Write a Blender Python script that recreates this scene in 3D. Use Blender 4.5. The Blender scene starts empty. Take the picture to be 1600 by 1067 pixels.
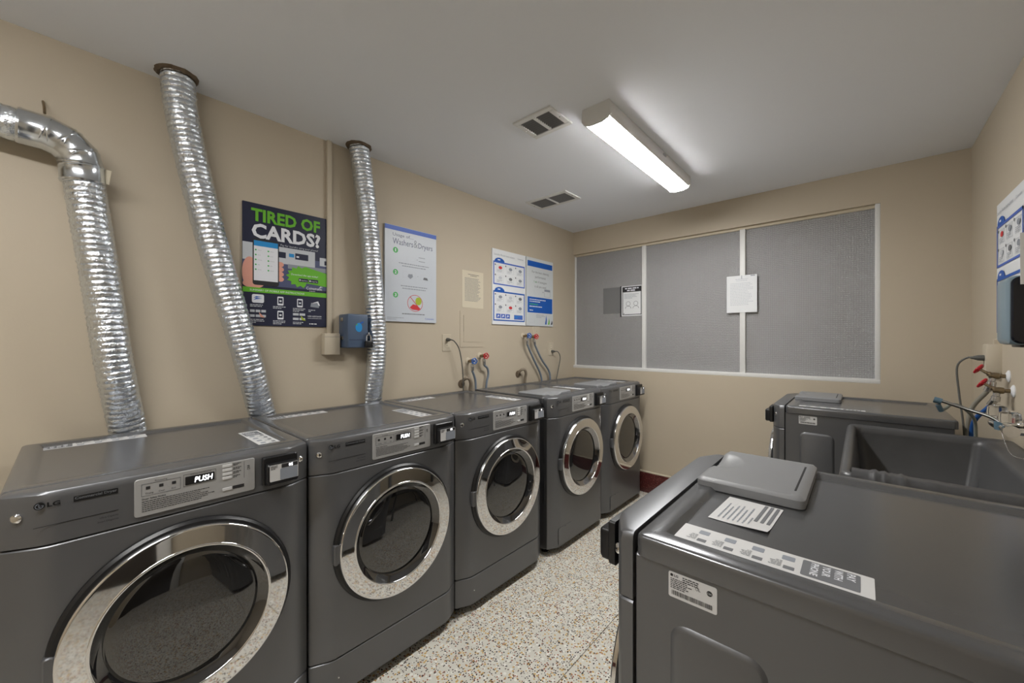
import bpy, bmesh, math, random
from mathutils import Matrix, Vector, Euler, noise
PI = math.pi
S = bpy.context.scene
COL = S.collection

# ---------------------------------------------------------------- camera
cam = bpy.data.cameras.new('camera')
cam.sensor_width = 36.0
cam.lens = 36.0 * 614.0 / 1600.0
cam.shift_y = -1.5 / 1600.0
cam.clip_start = 0.02
camo = bpy.data.objects.new('camera', cam)
COL.objects.link(camo)
camo.location = (2.2276, 0.0, 1.3663)
camo.rotation_euler = (PI / 2, 0, 0.7271)
S.camera = camo

# ---------------------------------------------------------------- world, exposure
w = bpy.data.worlds.new('world')
S.world = w
w.use_nodes = True
w.node_tree.nodes['Background'].inputs[0].default_value = (0, 0, 0, 1)
w.node_tree.nodes['Background'].inputs[1].default_value = 0.0
S.view_settings.view_transform = 'Standard'
S.view_settings.look = 'None'
S.view_settings.gamma = 1.0
S.view_settings.use_curve_mapping = False
S.view_settings.exposure = 2.1
LAMP = 16.0          # brightness of the ceiling light lenses

# room (metres): x from the dryer wall, y along the dryer row, z up
H, YB, YN, XR = 2.479, 3.455, -1.8, 2.702


# ---------------------------------------------------------------- helpers
def lin(c):
    c = c / 255.0
    return c / 12.92 if c <= 0.04045 else ((c + 0.055) / 1.055) ** 2.4


def rgb(r, g, b):
    return (lin(r), lin(g), lin(b), 1)


MATS = {}


def mat(name, col, rough=0.5, metal=0.0, emit=0.0, coat=0.0, spec=0.5, trans=0.0,
        noise_scale=0, noise_amt=0.0, bump=0.0, bump_scale=60.0, ior=1.45):
    if name in MATS:
        return MATS[name]
    m = bpy.data.materials.new(name)
    m.use_nodes = True
    nt = m.node_tree
    b = nt.nodes['Principled BSDF']
    b.inputs['Base Color'].default_value = col
    b.inputs['Roughness'].default_value = rough
    b.inputs['Metallic'].default_value = metal
    b.inputs['Specular IOR Level'].default_value = spec
    b.inputs['Coat Weight'].default_value = coat
    b.inputs['Transmission Weight'].default_value = trans
    b.inputs['IOR'].default_value = ior
    if emit:
        b.inputs['Emission Color'].default_value = col
        b.inputs['Emission Strength'].default_value = emit
    tc = nt.nodes.new('ShaderNodeTexCoord')
    if noise_amt:
        n = nt.nodes.new('ShaderNodeTexNoise')
        n.inputs['Scale'].default_value = noise_scale
        n.inputs['Detail'].default_value = 5
        nt.links.new(tc.outputs['Object'], n.inputs['Vector'])
        mx = nt.nodes.new('ShaderNodeMix')
        mx.data_type = 'RGBA'
        mx.inputs[6].default_value = tuple(c * (1 - noise_amt) for c in col[:3]) + (1,)
        mx.inputs[7].default_value = tuple(min(1, c * (1 + noise_amt)) for c in col[:3]) + (1,)
        nt.links.new(n.outputs[0], mx.inputs[0])
        nt.links.new(mx.outputs[2], b.inputs['Base Color'])
    if bump:
        n2 = nt.nodes.new('ShaderNodeTexNoise')
        n2.inputs['Scale'].default_value = bump_scale
        n2.inputs['Detail'].default_value = 3
        nt.links.new(tc.outputs['Object'], n2.inputs['Vector'])
        bp = nt.nodes.new('ShaderNodeBump')
        bp.inputs['Strength'].default_value = bump
        bp.inputs['Distance'].default_value = 0.004
        nt.links.new(n2.outputs[0], bp.inputs['Height'])
        nt.links.new(bp.outputs[0], b.inputs['Normal'])
    MATS[name] = m
    return m


def terrazzo(name, base, chips, scale=95.0):
    """polished terrazzo: stone chips of several colours in a cement ground"""
    m = bpy.data.materials.new(name)
    m.use_nodes = True
    nt = m.node_tree
    b = nt.nodes['Principled BSDF']
    b.inputs['Roughness'].default_value = 0.3
    tc = nt.nodes.new('ShaderNodeTexCoord')
    last = None
    nz = nt.nodes.new('ShaderNodeTexNoise')
    nz.inputs['Scale'].default_value = 9
    nz.inputs['Detail'].default_value = 6
    nt.links.new(tc.outputs['Object'], nz.inputs['Vector'])
    mx = nt.nodes.new('ShaderNodeMix')
    mx.data_type = 'RGBA'
    mx.inputs[6].default_value = tuple(c * 0.86 for c in base[:3]) + (1,)
    mx.inputs[7].default_value = tuple(min(1, c * 1.1) for c in base[:3]) + (1,)
    nt.links.new(nz.outputs[0], mx.inputs[0])
    last = mx.outputs[2]
    for i, (colr, sc, thr, dens) in enumerate(chips):
        mp = nt.nodes.new('ShaderNodeMapping')
        mp.inputs['Location'].default_value = (3.1 * i, 1.7 * i, 0.9 * i)
        nt.links.new(tc.outputs['Object'], mp.inputs[0])
        v = nt.nodes.new('ShaderNodeTexVoronoi')
        v.inputs['Scale'].default_value = sc
        nt.links.new(mp.outputs[0], v.inputs['Vector'])
        lt = nt.nodes.new('ShaderNodeMath')
        lt.operation = 'LESS_THAN'
        lt.inputs[1].default_value = thr
        nt.links.new(v.outputs['Distance'], lt.inputs[0])
        sp = nt.nodes.new('ShaderNodeSeparateColor')
        nt.links.new(v.outputs['Color'], sp.inputs[0])
        l2 = nt.nodes.new('ShaderNodeMath')
        l2.operation = 'LESS_THAN'
        l2.inputs[1].default_value = dens
        nt.links.new(sp.outputs[0], l2.inputs[0])
        mu = nt.nodes.new('ShaderNodeMath')
        mu.operation = 'MULTIPLY'
        nt.links.new(lt.outputs[0], mu.inputs[0])
        nt.links.new(l2.outputs[0], mu.inputs[1])
        mm = nt.nodes.new('ShaderNodeMix')
        mm.data_type = 'RGBA'
        nt.links.new(mu.outputs[0], mm.inputs[0])
        nt.links.new(last, mm.inputs[6])
        mm.inputs[7].default_value = colr
        last = mm.outputs[2]
    nt.links.new(last, b.inputs['Base Color'])
    return m


def wired_glass(name):
    """obscure wired glass: fine square wire grid and a hammered surface"""
    m = bpy.data.materials.new(name)
    m.use_nodes = True
    nt = m.node_tree
    b = nt.nodes['Principled BSDF']
    b.inputs['Roughness'].default_value = 0.32
    b.inputs['Transmission Weight'].default_value = 0.25
    b.inputs['Specular IOR Level'].default_value = 0.9
    b.inputs['Coat Weight'].default_value = 1.0
    b.inputs['Coat Roughness'].default_value = 0.2
    b.inputs['Coat IOR'].default_value = 1.9
    tc = nt.nodes.new('ShaderNodeTexCoord')
    sx = nt.nodes.new('ShaderNodeSeparateXYZ')
    nt.links.new(tc.outputs['Object'], sx.inputs[0])
    waves = []
    for ax in ('X', 'Z'):
        mu = nt.nodes.new('ShaderNodeMath')
        mu.operation = 'MULTIPLY'
        mu.inputs[1].default_value = 2 * PI / 0.0135
        nt.links.new(sx.outputs[ax], mu.inputs[0])
        sn = nt.nodes.new('ShaderNodeMath')
        sn.operation = 'COSINE'
        nt.links.new(mu.outputs[0], sn.inputs[0])
        pw = nt.nodes.new('ShaderNodeMath')
        pw.operation = 'MAXIMUM'
        pw.inputs[1].default_value = 0.0
        nt.links.new(sn.outputs[0], pw.inputs[0])
        waves.append(pw.outputs[0])
    mxm = nt.nodes.new('ShaderNodeMath')
    mxm.operation = 'MAXIMUM'
    nt.links.new(waves[0], mxm.inputs[0])
    nt.links.new(waves[1], mxm.inputs[1])
    nz = nt.nodes.new('ShaderNodeTexNoise')
    nz.inputs['Scale'].default_value = 130
    nz.inputs['Detail'].default_value = 4
    nt.links.new(tc.outputs['Object'], nz.inputs['Vector'])
    ad = nt.nodes.new('ShaderNodeMath')
    ad.operation = 'MULTIPLY_ADD'
    ad.inputs[1].default_value = 0.35
    nt.links.new(mxm.outputs[0], ad.inputs[0])
    nt.links.new(nz.outputs[0], ad.inputs[2])
    bp = nt.nodes.new('ShaderNodeBump')
    bp.inputs['Strength'].default_value = 1.0
    bp.inputs['Distance'].default_value = 0.006
    nt.links.new(ad.outputs[0], bp.inputs['Height'])
    nt.links.new(bp.outputs[0], b.inputs['Normal'])
    nt.links.new(bp.outputs[0], b.inputs['Coat Normal'])
    cr = nt.nodes.new('ShaderNodeMath')          # the embedded wires
    cr.operation = 'GREATER_THAN'
    cr.inputs[1].default_value = 0.86
    nt.links.new(mxm.outputs[0], cr.inputs[0])
    mc = nt.nodes.new('ShaderNodeMix')
    mc.data_type = 'RGBA'
    mc.inputs[6].default_value = (0.42, 0.42, 0.425, 1)
    mc.inputs[7].default_value = (0.31, 0.31, 0.31, 1)
    nt.links.new(cr.outputs[0], mc.inputs[0])
    nt.links.new(mc.outputs[2], b.inputs['Base Color'])
    return m


def finish(bm, ang=32):
    bmesh.ops.recalc_face_normals(bm, faces=bm.faces[:])
    lim = math.radians(ang)
    for f in bm.faces:
        f.smooth = True
    for e in bm.edges:
        if len(e.link_faces) == 2:
            e.smooth = e.calc_face_angle(0.0) < lim
        else:
            e.smooth = False


def obj(name, bm, m, parent=None, ang=32, mx=None, recalc=True):
    if mx is not None:
        bmesh.ops.transform(bm, matrix=mx, verts=bm.verts[:])
    if recalc:
        finish(bm, ang)
    me = bpy.data.meshes.new(name)
    bm.to_mesh(me)
    bm.free()
    me.materials.append(m)
    o = bpy.data.objects.new(name, me)
    COL.objects.link(o)
    o.parent = parent
    return o


def tag(o, label=None, cat=None, group=None, kind=None):
    if label:
        o['label'] = label
    if cat:
        o['category'] = cat
    if group:
        o['group'] = group
    if kind:
        o['kind'] = kind
    return o


def thing(name, label, cat, loc=(0, 0, 0), rot=(0, 0, 0), group=None):
    o = bpy.data.objects.new(name, None)
    o.empty_display_size = 0.1
    COL.objects.link(o)
    o.location = loc
    o.rotation_euler = rot
    return tag(o, label, cat, group)


def copy_tree(o, parent=None):
    c = o.copy()
    COL.objects.link(c)
    c.parent = parent
    for ch in list(o.children):
        copy_tree(ch, c)
    return c


def add_box(bm, x0, x1, y0, y1, z0, z1, bev=0.0, seg=2):
    b2 = bmesh.new()
    bmesh.ops.create_cube(b2, size=1.0)
    bmesh.ops.transform(b2, verts=b2.verts[:], matrix=Matrix.Translation(((x0 + x1) / 2, (y0 + y1) / 2, (z0 + z1) / 2))
                        @ Matrix.Diagonal((abs(x1 - x0), abs(y1 - y0), abs(z1 - z0), 1)))
    if bev:
        bmesh.ops.bevel(b2, geom=b2.edges[:], offset=bev, segments=seg, profile=0.5, affect='EDGES')
    merge(bm, b2)
    return bm


def merge(bm, b2):
    vm = [bm.verts.new(v.co) for v in b2.verts]
    b2.verts.index_update()
    for f in b2.faces:
        try:
            bm.faces.new([vm[v.index] for v in f.verts])
        except ValueError:
            pass
    b2.free()


def box(x0, x1, y0, y1, z0, z1, bev=0.0, seg=2):
    return add_box(bmesh.new(), x0, x1, y0, y1, z0, z1, bev, seg)


def rrect(w_, h_, r, n=4, cx=0.0, cy=0.0):
    r = max(min(r, w_ / 2 - 1e-5, h_ / 2 - 1e-5), 1e-5)
    out = []
    for (sx, sy, a0) in ((1, 1, 0), (-1, 1, PI / 2), (-1, -1, PI), (1, -1, 1.5 * PI)):
        for k in range(n + 1):
            a = a0 + PI / 2 * k / n
            out.append((cx + sx * (w_ / 2 - r) + r * math.cos(a), cy + sy * (h_ / 2 - r) + r * math.sin(a)))
    return out


def loft(bm, loops, cap0=True, cap1=True, closed=True):
    """stack of equal-length point loops -> skin"""
    vs = [[bm.verts.new(p) for p in L] for L in loops]
    n = len(vs[0])
    rng = n if closed else n - 1
    for a, b in zip(vs[:-1], vs[1:]):
        for i in range(rng):
            j = (i + 1) % n
            bm.faces.new((a[i], a[j], b[j], b[i]))
    if cap0:
        bm.faces.new(vs[0][::-1])
    if cap1:
        bm.faces.new(vs[-1])
    return bm


def prism(outline, z0, z1, bm=None, bev=0.0):
    bm = bm or bmesh.new()
    if bev:
        n = len(outline)
        cx = sum(p[0] for p in outline) / n
        cy = sum(p[1] for p in outline) / n
        rr = max(max(abs(p[0] - cx) for p in outline), max(abs(p[1] - cy) for p in outline))
        k = 1 - bev / rr
        ins = [(cx + (p[0] - cx) * k, cy + (p[1] - cy) * k) for p in outline]
        return loft(bm, [[(x, y, z0) for x, y in outline], [(x, y, z1 - bev) for x, y in outline], [(x, y, z1) for x, y in ins]])
    return loft(bm, [[(x, y, z0) for x, y in outline], [(x, y, z1) for x, y in outline]])


def lathe(profile, n=48, bm=None, cap=False):
    """profile of (r, z) revolved about z"""
    bm = bm or bmesh.new()
    loops = [[(r * math.cos(2 * PI * k / n), r * math.sin(2 * PI * k / n), z) for k in range(n)] for r, z in profile]
    return loft(bm, loops, cap, cap)


def frames(pts):
    """parallel-transport frames along a polyline"""
    P = [Vector(p) for p in pts]
    T = []
    for i in range(len(P)):
        a = P[max(0, i - 1)]
        b = P[min(len(P) - 1, i + 1)]
        T.append((b - a).normalized())
    ref = Vector((0, 0, 1)) if abs(T[0].z) < 0.9 else Vector((1, 0, 0))
    u = T[0].cross(ref).normalized()
    out = []
    for i in range(len(P)):
        u = (u - T[i] * u.dot(T[i])).normalized()
        out.append((P[i], u, T[i].cross(u)))
    return out


def spline(pts, n):
    """Catmull-Rom resample by arc length"""
    P = [Vector(p) for p in pts]
    P = [P[0] * 2 - P[1]] + P + [P[-1] * 2 - P[-2]]
    raw = []
    for i in range(1, len(P) - 2):
        for k in range(24):
            t = k / 24
            a, b, c, d = P[i - 1], P[i], P[i + 1], P[i + 2]
            raw.append(0.5 * ((2 * b) + (c - a) * t + (2 * a - 5 * b + 4 * c - d) * t * t + (3 * b - a - 3 * c + d) * t ** 3))
    raw.append(P[-2])
    L = [0]
    for a, b in zip(raw[:-1], raw[1:]):
        L.append(L[-1] + (b - a).length)
    out = []
    j = 0
    for k in range(n + 1):
        s = L[-1] * k / n
        while j < len(L) - 2 and L[j + 1] < s:
            j += 1
        d = L[j + 1] - L[j]
        t = 0 if d < 1e-9 else (s - L[j]) / d
        out.append(raw[j].lerp(raw[j + 1], min(1, max(0, t))))
    return out, L[-1]


def tube(pts, r, seg=10, bm=None, caps=True, smooth_n=None):
    bm = bm or bmesh.new()
    if smooth_n:
        pts, _ = spline(pts, smooth_n)
    loops = []
    for i, (p, u, v) in enumerate(frames(pts)):
        rr = r(i / (len(pts) - 1)) if callable(r) else r
        loops.append([tuple(p + u * (rr * math.cos(2 * PI * k / seg)) + v * (rr * math.sin(2 * PI * k / seg))) for k in range(seg)])
    return loft(bm, loops, caps, caps)


def text_bm(body, size=1.0, bold=0.0, shear=0.0, align='LEFT', width=None, height=None):
    cu = bpy.data.curves.new('lettering', 'FONT')
    cu.body = body
    cu.size = size
    cu.offset = bold * size
    cu.shear = shear
    cu.align_x = align
    cu.resolution_u = 2
    o = bpy.data.objects.new('lettering', cu)
    COL.objects.link(o)
    dg = bpy.context.evaluated_depsgraph_get()
    me = bpy.data.meshes.new_from_object(o.evaluated_get(dg))
    bm = bmesh.new()
    bm.from_mesh(me)
    bpy.data.objects.remove(o)
    bpy.data.curves.remove(cu)
    bpy.data.meshes.remove(me)
    if not bm.verts:
        return bm
    x0 = min(v.co.x for v in bm.verts)
    x1 = max(v.co.x for v in bm.verts)
    y0 = min(v.co.y for v in bm.verts)
    y1 = max(v.co.y for v in bm.verts)
    sx = width / (x1 - x0) if width else 1.0
    sy = height / (y1 - y0) if height else (sx if width else 1.0)
    for v in bm.verts:
        if width or height:
            v.co.x = (v.co.x - x0) * sx - (0 if align == 'LEFT' else (x1 - x0) * sx / 2)
            if height:
                v.co.y = (v.co.y - y0) * sy
            else:
                v.co.y *= sy
    return bm


FRONT = Matrix.Rotation(PI / 2, 4, 'X')       # flat (x, y, n) -> (x, -n, y): upright, facing -y
WALL_L = (PI / 2, 0, PI / 2)                  # root rotations for flat things on the walls
WALL_R = (PI / 2, 0, -PI / 2)
WALL_B = (PI / 2, 0, 0)


def letter(parent, body, x, y, size, m, layer=0.001, mx=None, name='lettering', **kw):
    bm = text_bm(body, size, **kw)
    T = Matrix.Translation((x, y, layer))
    return obj(name, bm, m, parent, mx=(mx @ T if mx is not None else T), recalc=False)


def flat(parent, name, outline, m, layer, thick=0.0004, mx=None):
    return obj(name, prism(outline, layer - thick, layer), m, parent, mx=mx)


def frect(parent, name, x0, x1, y0, y1, m, layer, r=0.0005, mx=None, n=2):
    return flat(parent, name, rrect(x1 - x0, y1 - y0, r, n, (x0 + x1) / 2, (y0 + y1) / 2), m, layer, mx=mx)


def fellipse(parent, name, cx, cy, rx, ry, m, layer, n=24, mx=None):
    return flat(parent, name, [(cx + rx * math.cos(2 * PI * k / n), cy + ry * math.sin(2 * PI * k / n)) for k in range(n)], m, layer, mx=mx)


def small_print(parent, x, y, w_, lines, pitch, m, layer, seed=1, mx=None, frac=0.5, centre=False, name='small_print'):
    """rows of print too small to read"""
    rnd = random.Random(seed)
    bm = bmesh.new()
    hgt = pitch * frac
    for i in range(lines):
        ww = w_ * (rnd.uniform(0.75, 1.0) if i < lines - 1 else rnd.uniform(0.4, 0.8))
        px = x + ((w_ - ww) / 2 if centre else 0)
        end = px + ww
        yy = y - i * pitch
        while px < end - hgt:
            wl = min(rnd.uniform(1.2, 4.0) * hgt, end - px)
            vs = [bm.verts.new(p) for p in ((px, yy - hgt, layer), (px + wl, yy - hgt, layer), (px + wl, yy, layer), (px, yy, layer))]
            bm.faces.new(vs)
            px += wl + hgt * 0.6
    return obj(name, bm, m, parent, mx=mx, recalc=False)


# ---------------------------------------------------------------- materials
M_WALL = mat('wall_paint', rgb(191, 179, 159), 0.55, noise_scale=3, noise_amt=0.03, bump=0.06, bump_scale=120)
M_CEIL = mat('ceiling_paint', rgb(236, 239, 245), 0.7, bump=0.04, bump_scale=90)
M_WHITE = mat('white_paint', rgb(222, 222, 220), 0.45, noise_scale=20, noise_amt=0.03)
M_DARK = mat('charcoal_enamel', (0.165, 0.168, 0.176, 1), 0.36, metal=0.6, noise_scale=6, noise_amt=0.05)
M_TOP = mat('charcoal_lid_enamel', (0.165, 0.168, 0.176, 1), 0.22, metal=0.6, noise_scale=8, noise_amt=0.06)
M_BLACK = mat('black_plastic', (0.012, 0.012, 0.013, 1), 0.35)
M_GAP = mat('black_rubber', (0.006, 0.006, 0.006, 1), 0.6)
M_CHROME = mat('chrome', (0.83, 0.83, 0.84, 1), 0.04, metal=1.0)
M_DGLASS = mat('smoked_door_glass', (0.012, 0.012, 0.013, 1), 0.03, spec=0.8, ior=1.75)
M_DCHROME = mat('dark_chrome', (0.33, 0.33, 0.34, 1), 0.1, metal=1.0)
M_PLATE = mat('silver_panel', rgb(178, 178, 178), 0.4, metal=0.3)
M_BUTTON = mat('button_grey', rgb(205, 205, 205), 0.4)
M_INK = mat('dark_ink', rgb(42, 42, 44), 0.6)
M_GREYINK = mat('grey_ink', rgb(110, 112, 116), 0.6)
M_LED = mat('led_white', (0.95, 0.97, 1.0, 1), 0.4, emit=1.2)
M_PAPER = mat('white_paper', rgb(226, 228, 230), 0.6)
M_LABEL = mat('label_white', rgb(214, 214, 214), 0.45)
M_CREAM = mat('cream_paper', rgb(212, 202, 180), 0.6)
M_FOIL = mat('foil', (0.74, 0.79, 0.85, 1), 0.26, metal=1.0, bump=1.0, bump_scale=85)
M_GALV = mat('galvanised_sheet', (0.66, 0.7, 0.75, 1), 0.2, metal=1.0, noise_scale=30, noise_amt=0.1)
M_BROWN = mat('torn_plaster', rgb(96, 82, 66), 0.9, noise_scale=40, noise_amt=0.4, bump=0.8)
M_NAVY = mat('print_navy', rgb(34, 38, 62), 0.4)
M_NAVY2 = mat('print_slate', rgb(78, 84, 118), 0.4)
M_GREEN = mat('print_green', rgb(104, 180, 44), 0.5)
M_GREEN2 = mat('print_leaf_green', rgb(78, 176, 96), 0.5)
M_BLUE = mat('print_blue', rgb(20, 88, 178), 0.45)
M_BLUE2 = mat('print_violet_blue', rgb(70, 104, 192), 0.45)
M_SKY = mat('print_sky_blue', rgb(36, 140, 206), 0.45)
M_PRINTW = mat('print_white', rgb(228, 230, 236), 0.5)
M_PRINTG = mat('print_light_grey', rgb(196, 200, 206), 0.5)
M_MID = mat('print_mid_grey', rgb(140, 146, 156), 0.5)
M_PINK = mat('print_skin', rgb(222, 160, 142), 0.5)
M_RED = mat('print_red', rgb(206, 52, 58), 0.5)
M_LIME = mat('print_lime', rgb(168, 186, 48), 0.5)
M_STEELBOX = mat('slate_blue_enamel', rgb(78, 94, 118), 0.35, coat=0.2)
M_BEIGEBOX = mat('painted_metal_box', rgb(197, 186, 166), 0.5)
M_STEEL = mat('brushed_steel', (0.6, 0.6, 0.6, 1), 0.25, metal=1.0)
M_BRASS = mat('aged_brass', (0.28, 0.22, 0.14, 1), 0.35, metal=1.0)
M_VRED = mat('red_handle', rgb(186, 30, 44), 0.35)
M_VBLUE = mat('blue_handle', rgb(36, 96, 176), 0.35)
M_HOSE = mat('grey_hose', rgb(112, 124, 138), 0.5)
M_HOSEB = mat('blue_hose', rgb(38, 84, 150), 0.45)
M_TEAL = mat('teal_hose', rgb(84, 110, 126), 0.5)
M_CORD = mat('grey_cord', rgb(92, 92, 88), 0.55)
M_SINK = mat('grey_moulded_plastic', rgb(76, 76, 77), 0.33, noise_scale=12, noise_amt=0.15)
M_LENS = mat('light_lens', (1.0, 0.99, 0.97, 1), 0.4, emit=LAMP)
M_CLEAR = mat('clear_plastic', (0.92, 0.94, 0.96, 1), 0.08, trans=1.0, ior=1.4)
M_SMOKE = mat('smoked_plastic', rgb(24, 26, 34), 0.12)
M_DISP = mat('dispenser_grey', rgb(120, 138, 148), 0.3)
M_RAG = mat('dark_sheet', rgb(70, 70, 72), 0.5, noise_scale=60, noise_amt=0.3)
M_DOOR = mat('dark_door', rgb(52, 46, 42), 0.4)
M_WIRED = wired_glass('wired_obscure_glass')
M_TERR = terrazzo('terrazzo_cream', rgb(220, 217, 206), [
    (rgb(236, 234, 226), 60.0, 0.42, 0.4), (rgb(206, 172, 108), 80.0, 0.40, 0.30), (rgb(150, 84, 48), 100.0, 0.36, 0.26),
    (rgb(70, 58, 50), 112.0, 0.37, 0.36), (rgb(24, 22, 24), 86.0, 0.29, 0.30)])
M_TERR_R = terrazzo('terrazzo_red', rgb(88, 42, 40), [
    (rgb(50, 26, 26), 120.0, 0.4, 0.4), (rgb(172, 120, 108), 130.0, 0.3, 0.3)])
M_JOINT = mat('terrazzo_joint', rgb(128, 112, 84), 0.5)


# ---------------------------------------------------------------- the room
def struct(name, bm, m, parent=None):
    o = obj(name, bm, m, parent)
    if parent is None:
        o['kind'] = 'structure'
    return o


floor = struct('floor', box(-0.1, XR + 0.1, YN - 0.1, YB + 1.9, -0.12, -0.003), M_JOINT)
xs = [-0.1, 0.10, 1.32, 2.54, XR + 0.1]
ys = [YN - 0.1, -0.50, 0.72, 1.94, 3.16, YB + 0.03]
for i in range(len(xs) - 1):
    for j in range(len(ys) - 1):
        obj('terrazzo_panel', box(xs[i] + 0.0018, xs[i + 1] - 0.0018, ys[j] + 0.0018, ys[j + 1] - 0.0018, -0.004, 0.0), M_TERR, floor)

struct('ceiling', box(-0.1, XR + 0.1, YN - 0.1, YB + 0.12, H, H + 0.1), M_CEIL)
struct('wall_left', box(-0.1, 0.0, YN - 0.1, YB + 0.12, -0.01, H + 0.01), M_WALL)
struct('wall_right', box(XR, XR + 0.1, YN - 0.1, YB + 0.12, -0.01, H + 0.01), M_WALL)
struct('wall_near', box(-0.1, XR + 0.1, YN - 0.1, YN, -0.01, H + 0.01), M_WALL)
WX, WZ0, WZ1 = 2.318, 1.087, 2.25
bm = box(-0.05, XR + 0.05, YB, YB + 0.12, -0.01, WZ0)
add_box(bm, -0.05, XR + 0.05, YB, YB + 0.12, WZ1, H + 0.01)
add_box(bm, WX, XR + 0.05, YB, YB + 0.12, WZ0, WZ1)
struct('wall_back', bm, M_WALL)
for nm, b in (('baseboard_back', box(0.0, XR, YB - 0.014, YB + 0.002, 0, 0.178, 0.003)),
              ('baseboard_left', box(-0.002, 0.014, YN, YB, 0, 0.178, 0.003))):
    struct(nm, b, M_TERR_R)
struct('trim_1', box(0.0, XR, YB - 0.012, YB + 0.002, 0.178, 0.192, 0.003), M_CREAM)

# interior window of wired obscure glass
win = bpy.data.objects.new('window_1', None)
COL.objects.link(win)
win.location = (0, YB, WZ0)
win['kind'] = 'structure'
hw = WZ1 - WZ0
yg = 0.045
obj('window_sill', box(-0.001, WX - 0.0, 0.003, 0.11, 0.0, 0.028, 0.003), M_WHITE, win)
obj('window_frame', box(WX - 0.026, WX, 0.004, 0.11, 0.026, hw, 0.003), M_WHITE, win)
obj('window_frame', box(-0.001, 0.012, 0.03, 0.11, 0.026, hw, 0.002), M_WHITE, win)
obj('window_head', box(0.0, WX, 0.03, 0.11, hw - 0.02, hw + 0.002, 0.003), M_CREAM, win)
for xa, xb in ((0.724, 0.760), (1.516, 1.554)):
    obj('mullion', box(xa, xb, 0.022, 0.1, 0.026, hw - 0.018, 0.003), M_WHITE, win)
for xa, xb in ((0.008, 0.728), (0.756, 1.52), (1.55, WX - 0.022)):
    obj('pane', box(xa, xb, yg, yg + 0.006, 0.022, hw - 0.016), M_WIRED, win)

# corridor beyond the glass
struct('wall_corridor_far', box(-0.6, XR + 0.6, YB + 1.7, YB + 1.8, -0.01, H + 0.01), mat('corridor_paint', rgb(150, 150, 152), 0.6))
struct('wall_corridor_left', box(-0.7, -0.6, YB + 0.12, YB + 1.8, -0.01, H + 0.01), MATS['corridor_paint'])
struct('wall_corridor_right', box(XR + 0.6, XR + 0.7, YB + 0.12, YB + 1.8, -0.01, H + 0.01), MATS['corridor_paint'])
struct('ceiling_corridor', box(-0.7, XR + 0.7, YB + 0.1, YB + 1.8, H, H + 0.1), MATS['corridor_paint'])

# door added in the wall beside the camera, to show dark in dryer-door reflections
dr = bpy.data.objects.new('door_offscreen', None)
COL.objects.link(dr)
dr.location = (XR, -0.1, 0)
dr['kind'] = 'structure'
obj('door_slab', box(-0.02, 0.01, -0.42, 0.42, 0.005, 2.03, 0.004), M_DOOR, dr)
for a, b in ((-0.50, -0.42), (0.42, 0.50)):
    obj('door_frame', box(-0.035, 0.01, a, b, 0.0, 2.10, 0.004), M_WHITE, dr)
obj('door_frame', box(-0.035, 0.01, -0.42, 0.42, 2.03, 2.10, 0.004), M_WHITE, dr)
bm = tube([(-0.02, -0.36, 1.0), (-0.07, -0.36, 1.0), (-0.075, -0.34, 1.0), (-0.075, -0.26, 1.0)], 0.009, 8)
obj('door_handle', bm, M_STEEL, dr)


# ---------------------------------------------------------------- ceiling lights and vents
def ceiling_light(x, y0, y1, label, lens, name='ceiling_light'):
    t = thing(name, label, 'light', (x, (y0 + y1) / 2, H))
    L = (y1 - y0) / 2
    # cross-section of the wraparound housing (x, z), swept along y
    sec = [(-0.068, 0.002), (-0.072, -0.02), (-0.072, -0.055), (-0.064, -0.068), (0.064, -0.068), (0.072, -0.055), (0.072, -0.02), (0.068, 0.002)]
    bm = loft(bmesh.new(), [[(px, yy, pz) for px, pz in sec] for yy in (-L + 0.012, L - 0.012)])
    obj('housing', bm, M_WHITE, t)
    sl = [(-0.060, -0.066)] + [(-0.060 + 0.12 * k / 8, -0.074 - 0.012 * math.sin(PI * k / 8)) for k in range(9)] + [(0.060, -0.066)]
    bm = loft(bmesh.new(), [[(px, yy, pz) for px, pz in sl] for yy in (-L + 0.012, L - 0.012)])
    obj('lens', bm, lens, t)
    se = [(-0.070, 0.002), (-0.074, -0.02), (-0.074, -0.06), (-0.062, -0.078), (-0.03, -0.088), (0.03, -0.088), (0.062, -0.078), (0.074, -0.06), (0.074, -0.02), (0.070, 0.002)]
    for a, b in ((-L, -L + 0.013), (L - 0.013, L)):
        bm = loft(bmesh.new(), [[(px, yy, pz) for px, pz in se] for yy in (a, b)])
        obj('end_cap', bm, M_WHITE, t)
    obj('clip', box(0.07, 0.078, 0.08, 0.12, -0.03, -0.02), M_STEEL, t)
    return t


ceiling_light(1.29, 1.645, 2.79, 'long white wraparound ceiling light glowing over the aisle', M_LENS)
ceiling_light(1.29, -1.15, -0.005, 'long white wraparound ceiling light near the door end of the room', M_LENS, 'ceiling_light_offscreen')


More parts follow.
